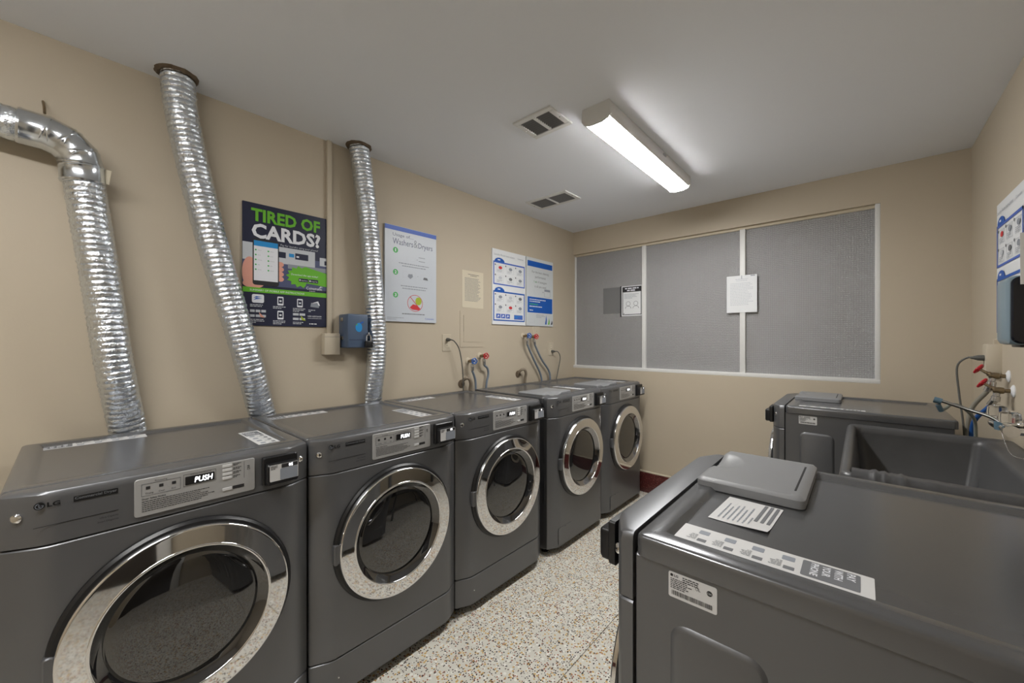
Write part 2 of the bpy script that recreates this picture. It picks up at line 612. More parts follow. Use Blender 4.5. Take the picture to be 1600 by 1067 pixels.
def vent(x0, x1, y0, y1, label):
    t = thing('ceiling_vent', label, 'vent', ((x0 + x1) / 2, (y0 + y1) / 2, H))
    a, b = (x1 - x0) / 2, (y1 - y0) / 2
    g = 0.028
    bm = bmesh.new()
    for q in ((-a, a, -b, -b + g), (-a, a, b - g, b), (-a, -a + g, -b + g, b - g), (a - g, a, -b + g, b - g), (-0.009, 0.009, -b + g, b - g)):
        add_box(bm, q[0], q[1], q[2], q[3], -0.010, 0.001, 0.002, 1)
    obj('frame', bm, M_WHITE, t)
    obj('backing', box(-a + 0.01, a - 0.01, -b + 0.01, b - 0.01, -0.002, 0.001), M_INK, t)
    for sx in (-1, 1):
        bm = bmesh.new()
        xa, xb = (0.009, a - g) if sx > 0 else (-a + g, -0.009)
        n = 9
        for k in range(n):
            yy = -b + g + (2 * b - 2 * g) * (k + 0.5) / n
            vs = [bm.verts.new(p) for p in ((xa, yy + 0.004, -0.008), (xb, yy + 0.004, -0.008), (xb, yy - 0.002, -0.002), (xa, yy - 0.002, -0.002))]
            bm.faces.new(vs)
        o = obj('louvre_bank', bm, mat('louvre_grey', rgb(120, 120, 122), 0.5), t)
        o['kind'] = 'stuff'
    for sx in (-1, 1):
        obj('screw', lathe([(0.004, -0.010), (0.003, -0.0125)], 10, cap=True), M_STEEL, t, mx=Matrix.Translation((sx * (a - 0.012), 0, 0)))
    return t


vent(0.893, 1.128, 1.504, 1.70, 'white ceiling vent close beside the end of the ceiling light')
vent(0.205, 0.595, 2.43, 2.645, 'white ceiling vent close to the corner above the paired blue posters')


# ---------------------------------------------------------------- washers and dryers
W = 0.678
TOPZ = 1.005


def plan(ins=0.0):
    h = W / 2
    half = [(-h, -0.297), (-h, -0.320), (-h + 0.005, -0.327), (-h + 0.055, -0.353), (-h + 0.075, -0.3595), (-h + 0.10, -0.3605)]
    pts = half + [(-x, y) for x, y in half[::-1]]
    return [(x * (1 - ins / h), y + ins if y < -0.30 else y) for x, y in pts]


def pan_loft(levels):
    return loft(bmesh.new(), [[(x, y, z) for x, y in plan(i)] for z, i in levels])


def fr(z=0.0):
    """matrix: flat drawing (x right, y up, n out) onto the front plane"""
    return Matrix.Translation((0, -0.3605 - z, 0)) @ FRONT


def machine(kind):
    washer = kind == 'washer'
    t = thing('washing_machine' if washer else 'tumble_dryer', 'x', 'washer' if washer else 'dryer')
    h = W / 2
    cab = obj('cabinet', box(-h + 0.006, h - 0.006, -0.296, 0.340, 0.035, 0.967, 0.004, 1), M_DARK, t)
    for sx in (-1, 1):
        R = Matrix.Rotation(sx * PI / 2, 4, 'Z') @ FRONT     # flat drawing on the side faces
        T = Matrix.Translation((sx * (h - 0.006), 0, 0)) @ R
        for cx_, ww in ((-0.155, 0.15), (0.14, 0.30)):
            c = cx_ if sx > 0 else -cx_
            bm = loft(bmesh.new(), [[(x, y, z) for x, y in rrect(ww - 2 * i, 0.72 - 2 * i, 0.03 - i, 5, c, 0.51)] for z, i in ((-0.001, 0), (0.0008, 0.002), (0.0042, 0.008), (0.0050, 0.011))])
            obj('side_embossing', bm, M_DARK, cab, mx=T)
    # lid
    bm = bmesh.new()
    hy = (0.352 + 0.293) / 2
    cy = (0.352 - 0.293) / 2
    lv = ((0.966, 0.0), (0.994, 0.0), (1.0005, 0.001), (1.0035, 0.0035), (TOPZ, 0.008), (TOPZ, 0.040), (TOPZ - 0.0015, 0.043), (TOPZ - 0.0065, 0.050), (TOPZ - 0.008, 0.053), (TOPZ - 0.008, 0.057), (TOPZ - 0.008, 0.062))
    loft(bm, [[(x, y + cy, z) for x, y in rrect(W - 2 * i, 2 * hy - 2 * i, max(0.016 - i, 0.006), 4)] for z, i in lv])
    lid = obj('lid', bm, M_TOP, t)
    # front
    obj('control_panel', pan_loft(((0.8785, 0.0), (0.985, 0.0), (0.998, 0.002), (1.003, 0.006), (TOPZ, 0.013))), M_DARK, t)
    obj('panel_seam', pan_loft(((0.872, 0.005), (0.880, 0.005))), M_GAP, t)
    if washer:
        obj('front_panel', pan_loft(((0.045, 0.004), (0.05, 0.0), (0.871, 0.0), (0.8745, 0.003))), M_DARK, t)
    else:
        obj('front_panel', pan_loft(((0.187, 0.003), (0.190, 0.0), (0.871, 0.0), (0.8745, 0.003))), M_DARK, t)
        obj('kick_plate', pan_loft(((0.045, 0.004), (0.05, 0.0), (0.181, 0.0), (0.184, 0.003))), M_DARK, t)
        obj('panel_seam', pan_loft(((0.18, 0.006), (0.19, 0.006))), M_GAP, t)
    for sx in (-1, 1):
        for yy in (-0.26, 0.30):
            obj('foot', lathe([(0.024, 0.0), (0.024, 0.012), (0.012, 0.014), (0.012, 0.04)], 14, cap=True), M_BLACK, t,
                mx=Matrix.Translation((sx * 0.28, yy, 0)))
        obj('corner_screw', lathe([(0.011, -0.004), (0.0105, 0.002), (0.007, 0.005), (0.003, 0.0055)], 14, cap=True), M_CHROME, t,
            mx=Matrix.Translation((sx * (h - 0.028), -0.340, 0.950)) @ Matrix.Rotation(sx * math.radians(27), 4, 'Z') @ FRONT)
    # door
    dz = 0.578
    D = Matrix.Translation((0, 0, 0)) @ Matrix.Translation((0, -0.3605, dz)) @ FRONT
    def dl(prof):
        return [(r, o_ * 0.64 if o_ > 0 else o_) for r, o_ in prof]
    door = obj('door', lathe(dl([(0.258, -0.001), (0.271, -0.001), (0.270, 0.010), (0.263, 0.022), (0.250, 0.026), (0.240, 0.026)]), 72), M_BLACK, t, mx=D)
    obj('chrome_rim', lathe(dl([(0.256, 0.020), (0.2555, 0.040), (0.2540, 0.0455), (0.2510, 0.0478), (0.2490, 0.0481), (0.2470, 0.0482), (0.2045, 0.0502), (0.2020, 0.0503)]), 96), M_CHROME, door, mx=D, ang=50)
    obj('inner_bead', lathe(dl([(0.203, 0.049), (0.202, 0.053), (0.199, 0.0545), (0.196, 0.053), (0.195, 0.048)]), 72), M_CHROME, door, mx=D, ang=60)
    obj('bowl_wall', lathe(dl([(0.197, 0.050), (0.192, 0.042), (0.183, 0.024), (0.170, 0.010)]), 72), M_DCHROME if washer else M_DGLASS, door, mx=D, ang=60)
    gp = [(0.176, 0.012)] + [(0.172 * math.cos(a), 0.012 + 0.020 * math.sin(a)) for a in [PI / 2 * k / 8 for k in range(8)]] + [(0.002, 0.032)]
    obj('glass', lathe(dl(gp), 72, cap=True), M_DGLASS, door, mx=D, ang=60)
    bm = loft(bmesh.new(), [[(x, y, z) for x, y in rrect(0.020 - 2 * i, 0.075 - 2 * i, 0.008 - i, 4, -0.262, 0)] for z, i in ((0.0, 0), (0.016, 0.0), (0.019, 0.003))])
    obj('grip', bm, M_DARK, door, mx=D)
    # control plate: flat drawing coordinates are machine x and z
    F = fr()
    plate = obj('control_plate', loft(bmesh.new(), [[(x, y, z) for x, y in rrect(0.279 - 2 * i, 0.101 - 2 * i, 0.007, 4, 0.026, 0.9415)] for z, i in ((-0.001, 0), (0.002, 0), (0.003, 0.001))]), M_PLATE, t, mx=F)
    lay = 0.0036
    def outline_frame(x0, x1, y0, y1, m, th=0.0009):
        bm = bmesh.new()
        for q in ((x0, x1, y0, y0 + th), (x0, x1, y1 - th, y1), (x0, x0 + th, y0, y1), (x1 - th, x1, y0, y1)):
            add_box(bm, q[0], q[1], q[2], q[3], lay - 0.0006, lay)
        return obj('printed_frame', bm, m, plate, mx=F)
    outline_frame(-0.100, -0.018, 0.945, 0.978, M_GREYINK)
    outline_frame(-0.012, 0.064, 0.947, 0.982, M_GREYINK)
    letter(plate, 'Processing', -0.073, 0.980, 0.006, M_INK, lay, mx=F)
    for k, s in enumerate(('Drying' if not washer else 'Wash', 'Cool' if not washer else 'Rinse', 'End')):
        letter(plate, s, -0.092 + 0.027 * k, 0.9495, 0.006, M_INK, lay, mx=F)
        frect(plate, 'printed_icon', -0.091 + 0.027 * k, -0.082 + 0.027 * k, 0.962, 0.970, M_INK, lay, 0.001, mx=F)
    disp = frect(plate, 'display', -0.008, 0.060, 0.9505, 0.9745, M_BLACK, 0.0045, 0.0015, mx=F)
    letter(plate, 'PUSH', 0.013, 0.9545, 0.02, M_LED, 0.0050, mx=F, shear=0.15, width=0.043, height=0.0155, bold=0.012, name='display_digits')
    letter(plate, 'Estimated Time Remaining', 0.004, 0.9775, 0.0045, M_INK, lay, mx=F)
    letter(plate, 'Dryer Safety Notice' if not washer else 'Washer Safety Notice', -0.099, 0.935, 0.006, M_INK, lay, mx=F, bold=0.02)
    small_print(plate, -0.099, 0.931, 0.162, 6, 0.0052, M_INK, lay, 5, mx=F, frac=0.36)
    for k in range(4):
        bt = obj('button', loft(bmesh.new(), [[(x, y, z) for x, y in rrect(0.024 - 2 * i, 0.0082 - 2 * i, 0.001, 2, 0.092, 0.9835 - 0.0122 * k)] for z, i in ((0.002, 0), (0.0045, 0), (0.0052, 0.0006))]), M_BUTTON, plate, mx=F)
        small_print(plate, 0.107, 0.9865 - 0.0122 * k, 0.024, 2, 0.004, M_INK, lay, 9 + k, mx=F, frac=0.5)
    obj('button', loft(bmesh.new(), [[(x, y, z) for x, y in rrect(0.024 - 2 * i, 0.0085 - 2 * i, 0.001, 2, 0.092, 0.913)] for z, i in ((0.002, 0), (0.0045, 0), (0.0052, 0.0006))]), M_BUTTON, plate, mx=F)
    frect(plate, 'start_mark', 0.106, 0.136, 0.908, 0.918, M_INK, lay, 0.0008, mx=F)
    outline_frame(0.136, 0.1365, 0.936, 0.988, M_GREYINK, 0.0004)
    small_print(plate, 0.144, 0.972, 0.012, 3, 0.005, M_INK, lay, 3, mx=F)
    # maker's mark and model name
    fellipse(t, 'maker_badge', -0.276, 0.9745, 0.0088, 0.0088, M_BLACK, 0.0012, mx=F)
    bm = bmesh.new()
    for k in range(12):
        a0 = PI * 0.55 + k * PI * 1.45 / 12
        a1 = a0 + PI * 1.45 / 12
        bm.faces.new([bm.verts.new((-0.276 + r * math.cos(a), 0.9745 + r * math.sin(a), 0.0016)) for r, a in ((0.0066, a0), (0.0066, a1), (0.0056, a1), (0.0056, a0))])
    for q in ((-0.277, -0.2758, 0.971, 0.9785), (-0.277, -0.2735, 0.971, 0.9722), (-0.274, -0.2692, 0.9742, 0.9752), (-0.2802, -0.2788, 0.977, 0.9784)):
        bm.faces.new([bm.verts.new(p) for p in ((q[0], q[2], 0.0016), (q[1], q[2], 0.0016), (q[1], q[3], 0.0016), (q[0], q[3], 0.0016))])
    obj('maker_badge_face', bm, M_MID, t, mx=F, recalc=False)
    letter(t, 'LG', -0.264, 0.9685, 0.017, M_BLACK, 0.0012, mx=F, bold=0.03, width=0.021, height=0.0115)
    frect(t, 'model_bar', -0.2215, -0.144, 0.968, 0.9815, M_BLACK, 0.001, 0.0006, mx=F)
    letter(t, 'Commercial Washer' if washer else 'Commercial Dryer', -0.2195, 0.9715, 0.01, M_GREYINK, 0.0016, mx=F, bold=0.02, width=0.0735, height=0.0085)
    frect(t, 'model_line', -0.285, -0.143, 0.9235, 0.9245, M_BLACK, 0.0008, 0.0002, mx=F)
    letter(t, 'Ultra Capacity', -0.177, 0.911, 0.006, M_INK, 0.0008, mx=F, width=0.034)
    letter(t, 'Smart Diagnosis', -0.181, 0.901, 0.006, M_INK, 0.0008, mx=F, width=0.038)
    # payment reader
    rd = obj('card_reader', loft(bmesh.new(), [[(x, y, z) for x, y in rrect(0.104 - 2 * i, 0.092 - 2 * i, 0.006, 4, 0.2365, 0.941)] for z, i in ((-0.001, 0), (0.012, 0), (0.015, 0.003))]), M_BLACK, t, mx=F)
    bm = loft(bmesh.new(), [[(x, y, z) for x, y in rrect(0.094 - 2 * i, 0.068 - 2 * i, 0.008, 4, 0.2385, 0.9325)] for z, i in ((0.010, 0), (0.030, 0), (0.035, 0.003))])
    obj('reader_head', bm, M_BLACK, rd, mx=F)
    frect(rd, 'reader_face', 0.198, 0.283, 0.911, 0.9635, M_BUTTON, 0.0356, 0.003, mx=F)
    frect(rd, 'reader_face_panel', 0.228, 0.281, 0.9115, 0.949, M_MID, 0.0360, 0.004, mx=F)
    frect(rd, 'reader_screen', 0.232, 0.281, 0.950, 0.9625, M_INK, 0.0361, 0.001, mx=F)
    letter(rd, '05', 0.254, 0.952, 0.01, M_LED, 0.0366, mx=F, width=0.012, height=0.009, name='display_digits')
    small_print(rd, 0.201, 0.961, 0.024, 3, 0.0045, M_INK, 0.0362, 8, mx=F)
    # printed strips stuck on the lid: flat drawing = machine x, y
    def strip(cx_, cy_, rz):
        P = Matrix.Translation((cx_, cy_, TOPZ - 0.008)) @ Matrix.Rotation(rz, 4, 'Z')
        s = frect(lid, 'payment_strip', -0.14, 0.14, -0.034, 0.034, M_LABEL, 0.0008, 0.002, mx=P)
        frect(lid, 'strip_block', -0.124, -0.052, -0.027, 0.027, M_GREYINK, 0.0012, 0.003, mx=P)
        for k, s_ in enumerate(('PAY', 'WITH', 'YOUR', 'PHONE')):
            letter(lid, s_, 0, 0, 0.012, M_PRINTW, 0.0016, mx=P @ Matrix.Translation((-0.108 + 0.0150 * k, -0.023, 0)) @ Matrix.Rotation(PI / 2, 4, 'Z'), bold=0.03, height=0.0105, width=(0.024, 0.033, 0.034, 0.043)[k])
        for k in range(4):
            x0 = -0.044 + 0.044 * k
            frect(lid, 'strip_step', x0, x0 + 0.015, 0.014, 0.025, M_GREYINK, 0.0012, 0.001, mx=P)
            frect(lid, 'strip_step', x0 + 0.002, x0 + 0.020, -0.022, -0.006, M_MID, 0.0012, 0.002, mx=P)
            small_print(lid, x0 + 0.018, 0.022, 0.018, 5, 0.0048, M_GREYINK, 0.0012, 20 + k, mx=P, frac=0.4)
        return s
    strip(h - 0.089, -0.10, -PI / 2)
    if not washer:
        strip(-0.17, 0.272, 0)
        obj('lock_screw', lathe([(0.004, 0), (0.003, 0.003)], 10, cap=True), M_CHROME, t, mx=F @ Matrix.Translation((-h + 0.09, 0.115, 0)))
    if washer:
        # detergent drawer cover: a slab with a finger scoop at its front edge
        nx, ny = 34, 24
        x0, x1, y0, y1 = -0.332, -0.008, -0.288, -0.066
        bm = bmesh.new()
        rc = 0.016
        grid = []
        for j in range(ny + 1):
            row = []
            for i in range(nx + 1):
                u, v = i / nx, j / ny
                u = 0.5 - 0.5 * math.cos(PI * u) if False else u
                x = x0 + (x1 - x0) * u
                y = y0 + (y1 - y0) * v
                qx = min(max(x, x0 + rc), x1 - rc)
                qy = min(max(y, y0 + rc), y1 - rc)
                d = math.hypot(x - qx, y - qy)
                if d > rc:
                    x, y = qx + (x - qx) * rc / d, qy + (y - qy) * rc / d
                e = min(x - x0, x1 - x, y - y0, y1 - y)
                if d > rc * 0.99:
                    e = 0
                z = 0.021 - 0.006 * max(0, 1 - e / 0.009) ** 2
                q = ((x + 0.205) / 0.075) ** 2 + ((y - y0) / 0.06) ** 2
                if q < 1:
                    z -= 0.014 * (1 - q) ** 0.8
                row.append(bm.verts.new((x, y, TOPZ - 0.003 + z)))
            grid.append(row)
        for j in range(ny):
            for i in range(nx):
                bm.faces.new((grid[j][i], grid[j][i + 1], grid[j + 1][i + 1], grid[j + 1][i]))
        rim = grid[0] + [r[-1] for r in grid[1:]] + grid[-1][-2::-1] + [r[0] for r in grid[-2:0:-1]]
        low = [bm.verts.new((v.co.x, v.co.y, TOPZ - 0.006)) for v in rim]
        n = len(rim)
        for k in range(n):
            bm.faces.new((rim[k], low[k], low[(k + 1) % n], rim[(k + 1) % n]))
        cov = obj('detergent_cover', bm, mat('cover_grey', rgb(132, 133, 135), 0.4), t, ang=45)
        obj('cover_slot', box(x0 + 0.05, x1 - 0.05, y1 - 0.024, y1 - 0.020, TOPZ + 0.010, TOPZ + 0.0185), M_GAP, cov)
        # pump cover low on the front
        pc = obj('pump_cover', loft(bmesh.new(), [[(x, y, z) for x, y in rrect(0.150 - 2 * i, 0.105 - 2 * i, 0.008, 3, -0.195, 0.115)] for z, i in ((-0.001, 0), (0.002, 0), (0.003, 0.001))]), M_DARK, t, mx=F)
        frect(pc, 'cover_notch', -0.205, -0.19, 0.163, 0.1655, M_GAP, 0.0034, 0.0005, mx=F)
        # worn paper notice on the lid
        P = Matrix.Translation((-0.155 + 0.245, -0.155, TOPZ - 0.005)) @ Matrix.Rotation(-PI / 2, 4, 'Z')
        # rating label on the right side
        T = Matrix.Translation((h - 0.006, 0, 0)) @ Matrix.Rotation(PI / 2, 4, 'Z') @ FRONT
        frect(cab, 'rating_label', -0.232, -0.153, 0.9125, 0.957, M_LABEL, 0.0010, 0.003, mx=T)
        fellipse(cab, 'rating_badge', -0.2265, 0.9515, 0.0025, 0.0025, M_INK, 0.0014, mx=T, n=12)
        letter(cab, 'LG', -0.2225, 0.9495, 0.006, M_INK, 0.0014, mx=T, bold=0.03, height=0.004, width=0.007)
        small_print(cab, -0.2285, 0.946, 0.036, 6, 0.0031, M_INK, 0.0014, 31, mx=T, frac=0.5)
        small_print(cab, -0.208, 0.9535, 0.034, 3, 0.0035, M_INK, 0.0014, 32, mx=T, frac=0.5)
        fellipse(cab, 'approval_mark', -0.1645, 0.9435, 0.0045, 0.0045, M_INK, 0.0014, mx=T, n=16)
        letter(cab, 'CSA', -0.1682, 0.942, 0.004, M_LABEL, 0.0017, mx=T, height=0.003, width=0.0072)
        letter(cab, 'UL', -0.1868, 0.940, 0.006, M_INK, 0.0014, mx=T, height=0.0055, width=0.008)
        rnd = random.Random(4)
        bm = bmesh.new()
        px = -0.2265
        while px < -0.160:
            ww = rnd.choice((0.0004, 0.0008, 0.0012))
            bm.faces.new([bm.verts.new(p) for p in ((px, 0.9175, 0.0014), (px + ww, 0.9175, 0.0014), (px + ww, 0.9255, 0.0014), (px, 0.9255, 0.0014))])
            px += ww + rnd.choice((0.0005, 0.0009))
        obj('barcode', bm, M_INK, cab, mx=T, recalc=False)
    return t


dry = machine('dryer')
wash = machine('washer')
DX = 0.4145
spots = [
    (dry, 0.227, DX, PI / 2, 'dark grey front-loading dryer below the silver duct that bends at a metal elbow', 'tumble dryers in the row along the left wall'),
    (dry, 0.911, DX, PI / 2, 'dark grey front-loading dryer below the duct leaning past the TIRED OF CARDS poster', None),
    (dry, 1.595, DX, PI / 2, 'dark grey front-loading dryer standing next to the row\'s two washers', None),
    (wash, 2.336, DX + 0.011, PI / 2, 'dark grey front-loading washer in the row, between a dryer and another washer', None),
    (wash, 3.026, DX + 0.011, PI / 2, 'dark grey front-loading washer at the end of the row under the wired glass window', None),
    (wash, 1.043, 2.2025, -PI / 2, 'dark grey washer across the aisle, seen from its side, its back to the grey sink\'s end', None),
    (wash, 2.985, 2.2025, -PI / 2, 'dark grey washer in the corner behind the sink, below the red-handled valves', None),
]
first = {}
MACH = []
for proto, yc, xc, rz, lab, grp in spots:
    o = proto if id(proto) not in first else copy_tree(proto)
    first[id(proto)] = 1
    o.location = (xc, yc, 0)
    o.rotation_euler = (0, 0, rz)
    o['label'] = lab
    o['group'] = 'tumble dryers in the row' if proto is dry else 'washing machines'
    MACH.append(o)
MACH[5]['label'] = 'dark grey washer across the aisle with a curled paper notice on its lid'
near = MACH[5]
# curled paper notice on the lid of the washer across the aisle
lid_near = [c for c in near.children if c.name.startswith('lid')][0]
bm = bmesh.new()
rows = []
for j in range(9):
    v = j / 8
    rows.append([bm.verts.new((-0.075 + 0.15 * i / 10, -0.053 + 0.106 * v, 0.0012 + 0.09 * max(0, i / 10 - 0.72) ** 2 * max(0, v - 0.35))) for i in range(11)])
for j in range(8):
    for i in range(10):
        bm.faces.new((rows[j][i], rows[j][i + 1], rows[j + 1][i + 1], rows[j + 1][i]))
P = Matrix.Translation((0.086, -0.158, TOPZ - 0.008)) @ Matrix.Rotation(-0.05, 4, 'Z')
nt_ = obj('paper_notice', bm, M_LABEL, lid_near, mx=P)
for k in range(3):
    frect(lid_near, 'notice_stripe', -0.070, 0.030, 0.020 + 0.011 * k, 0.026 + 0.011 * k, M_GREYINK, 0.0019, 0.0003, mx=P)
small_print(lid_near, 0.0, 0.0, 0.10, 7, 0.009, M_MID, 0.0018, 77, mx=P @ Matrix.Translation((0.058, 0.012, 0)) @ Matrix.Rotation(PI, 4, 'Z') @ Matrix.Translation((0, 0.052, 0)), frac=0.3)


# ---------------------------------------------------------------- foil ducts
def duct_mesh(pts, r, pitch=0.021, seg=36, seed=0, squeeze=0.0):
    n0 = 10
    P, L = spline(pts, 10)
    n = int(L / pitch * 6)
    P, L = spline(pts, n)
    bm = bmesh.new()
    loops = []
    rnd = random.Random(seed)
    for i, (p, u, v) in enumerate(frames(P)):
        s = i / 6.0
        ph = s - math.floor(s)
        ring = abs(math.sin(PI * ph)) ** 0.7
        rk = r * (0.95 + 0.05 * ring)
        loop = []
        for k in range(seg):
            a = 2 * PI * k / seg
            nz = noise.noise(Vector((math.cos(a) * 3.2 + seed * 7, math.sin(a) * 3.2, s * 0.9)))
            nz2 = noise.noise(Vector((math.cos(a) * 9 + seed, math.sin(a) * 9, s * 2.1)))
            rr = rk * (1 + 0.030 * nz + 0.046 * nz2)
            q = u * (rr * math.cos(a)) + v * (rr * math.sin(a))
            f = min(1.0, max(0.0, (1.20 - p.z) / 0.17)) if p.z < 1.20 else 0.0
            q.x *= 1 - 0.56 * f        # squashed flat where it slips behind the machine
            loop.append(tuple(p + q))
        loops.append(loop)
    return loft(bm, loops, True, True)


def collar(p, r, seed):
    """ragged plaster edge round a hole in the ceiling"""
    bm = bmesh.new()
    n = 30
    loops = []
    for rr, zz in ((r * 0.9, 0.004), (r * 0.95, -0.010), (r * 1.10, -0.014), (r * 1.22, -0.004), (r * 1.24, 0.004)):
        loops.append([(p[0] + rr * (1 + 0.09 * noise.noise(Vector((math.cos(2 * PI * k / n) * 3 + seed, math.sin(2 * PI * k / n) * 3, rr * 30)))) * math.cos(2 * PI * k / n),
                       p[1] + rr * (1 + 0.09 * noise.noise(Vector((math.cos(2 * PI * k / n) * 3, math.sin(2 * PI * k / n) * 3 + seed, rr * 30)))) * math.sin(2 * PI * k / n),
                       p[2] + zz + 0.006 * noise.noise(Vector((k * 0.9, seed, rr * 40)))) for k in range(n)])
    return loft(bm, loops, False, False)


RD = 0.056
dA = thing('exhaust_duct', 'silver foil duct with a sheet metal elbow running along the wall', 'duct', (0, 0, 0), group='foil exhaust ducts on the left wall')
obj('foil_hose', duct_mesh([(0.078, 0.030, 1.985), (0.082, 0.052, 1.80), (0.082, 0.082, 1.55), (0.078, 0.112, 1.28), (0.034, 0.150, 1.03), (0.032, 0.165, 0.90), (0.032, 0.17, 0.80)], RD, seed=1), M_FOIL, dA)
obj('foil_hose', duct_mesh([(0.082, -1.798, 2.205), (0.082, -1.2, 2.165), (0.082, -0.6, 2.13), (0.082, -0.066, 2.094)], RD, seed=2, pitch=0.03), M_FOIL, dA)
ep = [(0.082, -0.11, 2.099), (0.082, -0.055, 2.096), (0.081, -0.012, 2.080), (0.080, 0.018, 2.045), (0.079, 0.028, 2.005), (0.078, 0.031, 1.955)]
for k in range(len(ep) - 1):
    rr = RD * 1.06
    a, b = Vector(ep[k]), Vector(ep[k + 1])
    d = (b - a).normalized()
    bm = bmesh.new()
    tube([a - d * 0.010, a - d * 0.004, a, b, b + d * 0.004, b + d * 0.010], lambda s: rr * (1.035 if 0.15 < s < 0.25 or 0.75 < s < 0.85 else 1.0), 36, bm)
    obj('elbow_gore', bm, M_GALV, dA)
bm = tube([(0.082, -0.06, 2.165), (0.05, -0.062, 2.20), (0.006, -0.066, 2.235)], 0.004, 6)
obj('hanger_strap', bm, M_BRASS, dA)
bm = box(-0.019, 0.019, -0.0015, 0.0015, -0.026, 0.026)
obj('peeling_tape', bm, M_CREAM, dA, mx=Matrix.Translation((0.092, 0.091, 1.985)) @ Matrix.Rotation(0.5, 4, 'Z') @ Matrix.Rotation(0.25, 4, 'Y'))

dB = thing('exhaust_duct', 'silver foil duct leaning down from the ceiling past the TIRED OF CARDS poster', 'duct', (0, 0, 0), group='foil exhaust ducts on the left wall')
obj('foil_hose', duct_mesh([(0.085, 0.298, 2.49), (0.085, 0.308, 2.36), (0.082, 0.342, 2.16), (0.080, 0.425, 1.77), (0.078, 0.545, 1.31), (0.034, 0.622, 1.02), (0.032, 0.65, 0.90), (0.032, 0.66, 0.80)], RD * 1.04, seed=3), M_FOIL, dB)
obj('ceiling_collar', collar((0.085, 0.298, H), RD * 1.04, 1.3), M_BROWN, dB)
dC = thing('exhaust_duct', 'silver foil duct dropping straight from the ceiling beside the blue lock box', 'duct', (0, 0, 0), group='foil exhaust ducts on the left wall')
obj('foil_hose', duct_mesh([(0.076, 1.098, 2.49), (0.078, 1.115, 2.36), (0.080, 1.150, 2.10), (0.080, 1.180, 1.75), (0.072, 1.212, 1.35), (0.034, 1.212, 1.02), (0.032, 1.212, 0.80)], RD, seed=5), M_FOIL, dC)
obj('ceiling_collar', collar((0.076, 1.098, H), RD, 4.7), M_BROWN, dC)

# ---------------------------------------------------------------- raceway, lock box
t = thing('cable_raceway', 'beige painted metal raceway running down from the ceiling to a switch box', 'raceway', (0, 0.957, 1.288))
obj('raceway', box(-0.001, 0.018, -0.011, 0.015, 0.11, H - 1.288, 0.003), M_BEIGEBOX, t)
obj('box', box(-0.001, 0.046, -0.038, 0.048, 0.0, 0.118, 0.004), M_BEIGEBOX, t)
obj('box_seam', box(0.0445, 0.0465, -0.036, 0.048, 0.098, 0.0995), M_GREYINK, t)

t = thing('lock_box', 'slate blue wall box with a blue logo and a padlock in front of the duct', 'box', (0, 1.077, 1.325))
bm = box(-0.001, 0.112, -0.060, 0.060, 0.0, 0.190, 0.008, 3)
obj('box_body', bm, M_STEELBOX, t)
obj('bracket', box(-0.001, 0.02, -0.069, -0.055, 0.03, 0.055, 0.002), M_BROWN, t)
obj('door_seam', box(0.1112, 0.1128, -0.054, 0.054, 0.044, 0.046), M_NAVY, t)
T = Matrix.Translation((0.1125, 0, 0)) @ Matrix.Rotation(PI / 2, 4, 'Z') @ FRONT
flat(t, 'logo', [(0.005 + 0.022 * math.cos(a) * (1 if math.cos(a) < 0 else 0.8), 0.115 + 0.026 * math.sin(a)) for a in [2 * PI * k / 20 for k in range(20)]], M_SKY, 0.0006, mx=T)
flat(t, 'logo_leaf', [(0.006, 0.138), (0.026, 0.150), (0.032, 0.146), (0.018, 0.136)], M_BLUE, 0.0008, mx=T)
flat(t, 'logo_spark', [(-0.016, 0.128), (-0.008, 0.136), (-0.004, 0.126)], M_GREEN2, 0.001, mx=T)
for zz in (0.045, 0.15):
    obj('hinge', box(0.03, 0.06, -0.064, -0.059, zz, zz + 0.02, 0.001), M_STEEL, t)
t = thing('padlock', 'black padlock with a steel shackle hanging on the slate blue box', 'padlock', (0.126, 1.132, 1.325))
obj('lock_body', box(-0.010, 0.012, -0.024, 0.022, 0.0, 0.040, 0.006, 3), M_BLACK, t)
obj('shackle', tube([(0.0, -0.013, 0.030), (0.0, -0.013, 0.062), (-0.001, -0.008, 0.071), (-0.002, 0.0, 0.074), (-0.001, 0.008, 0.071), (0.0, 0.012, 0.062), (0.0, 0.012, 0.030)], 0.0038, 8, smooth_n=24), M_CHROME, t)
obj('staple', box(-0.016, 0.004, -0.006, 0.004, 0.068, 0.086, 0.001), M_STEEL, t)
obj('keyway', lathe([(0.007, 0.0), (0.006, 0.003)], 12, cap=True), M_STEEL, t, mx=Matrix.Translation((0.002, 0.021, 0.014)) @ Matrix.Rotation(-PI / 2, 4, 'X'))


# ---------------------------------------------------------------- posters on the left wall
def board(name, label, cat, loc, rot, w_, h_, m, thick=0.007, group=None):
    t = thing(name, label, cat, loc, rot, group)
    obj('board', prism(rrect(w_, h_, 0.001, 1, w_ / 2, h_ / 2), -0.0008, thick), m, t)
    return t


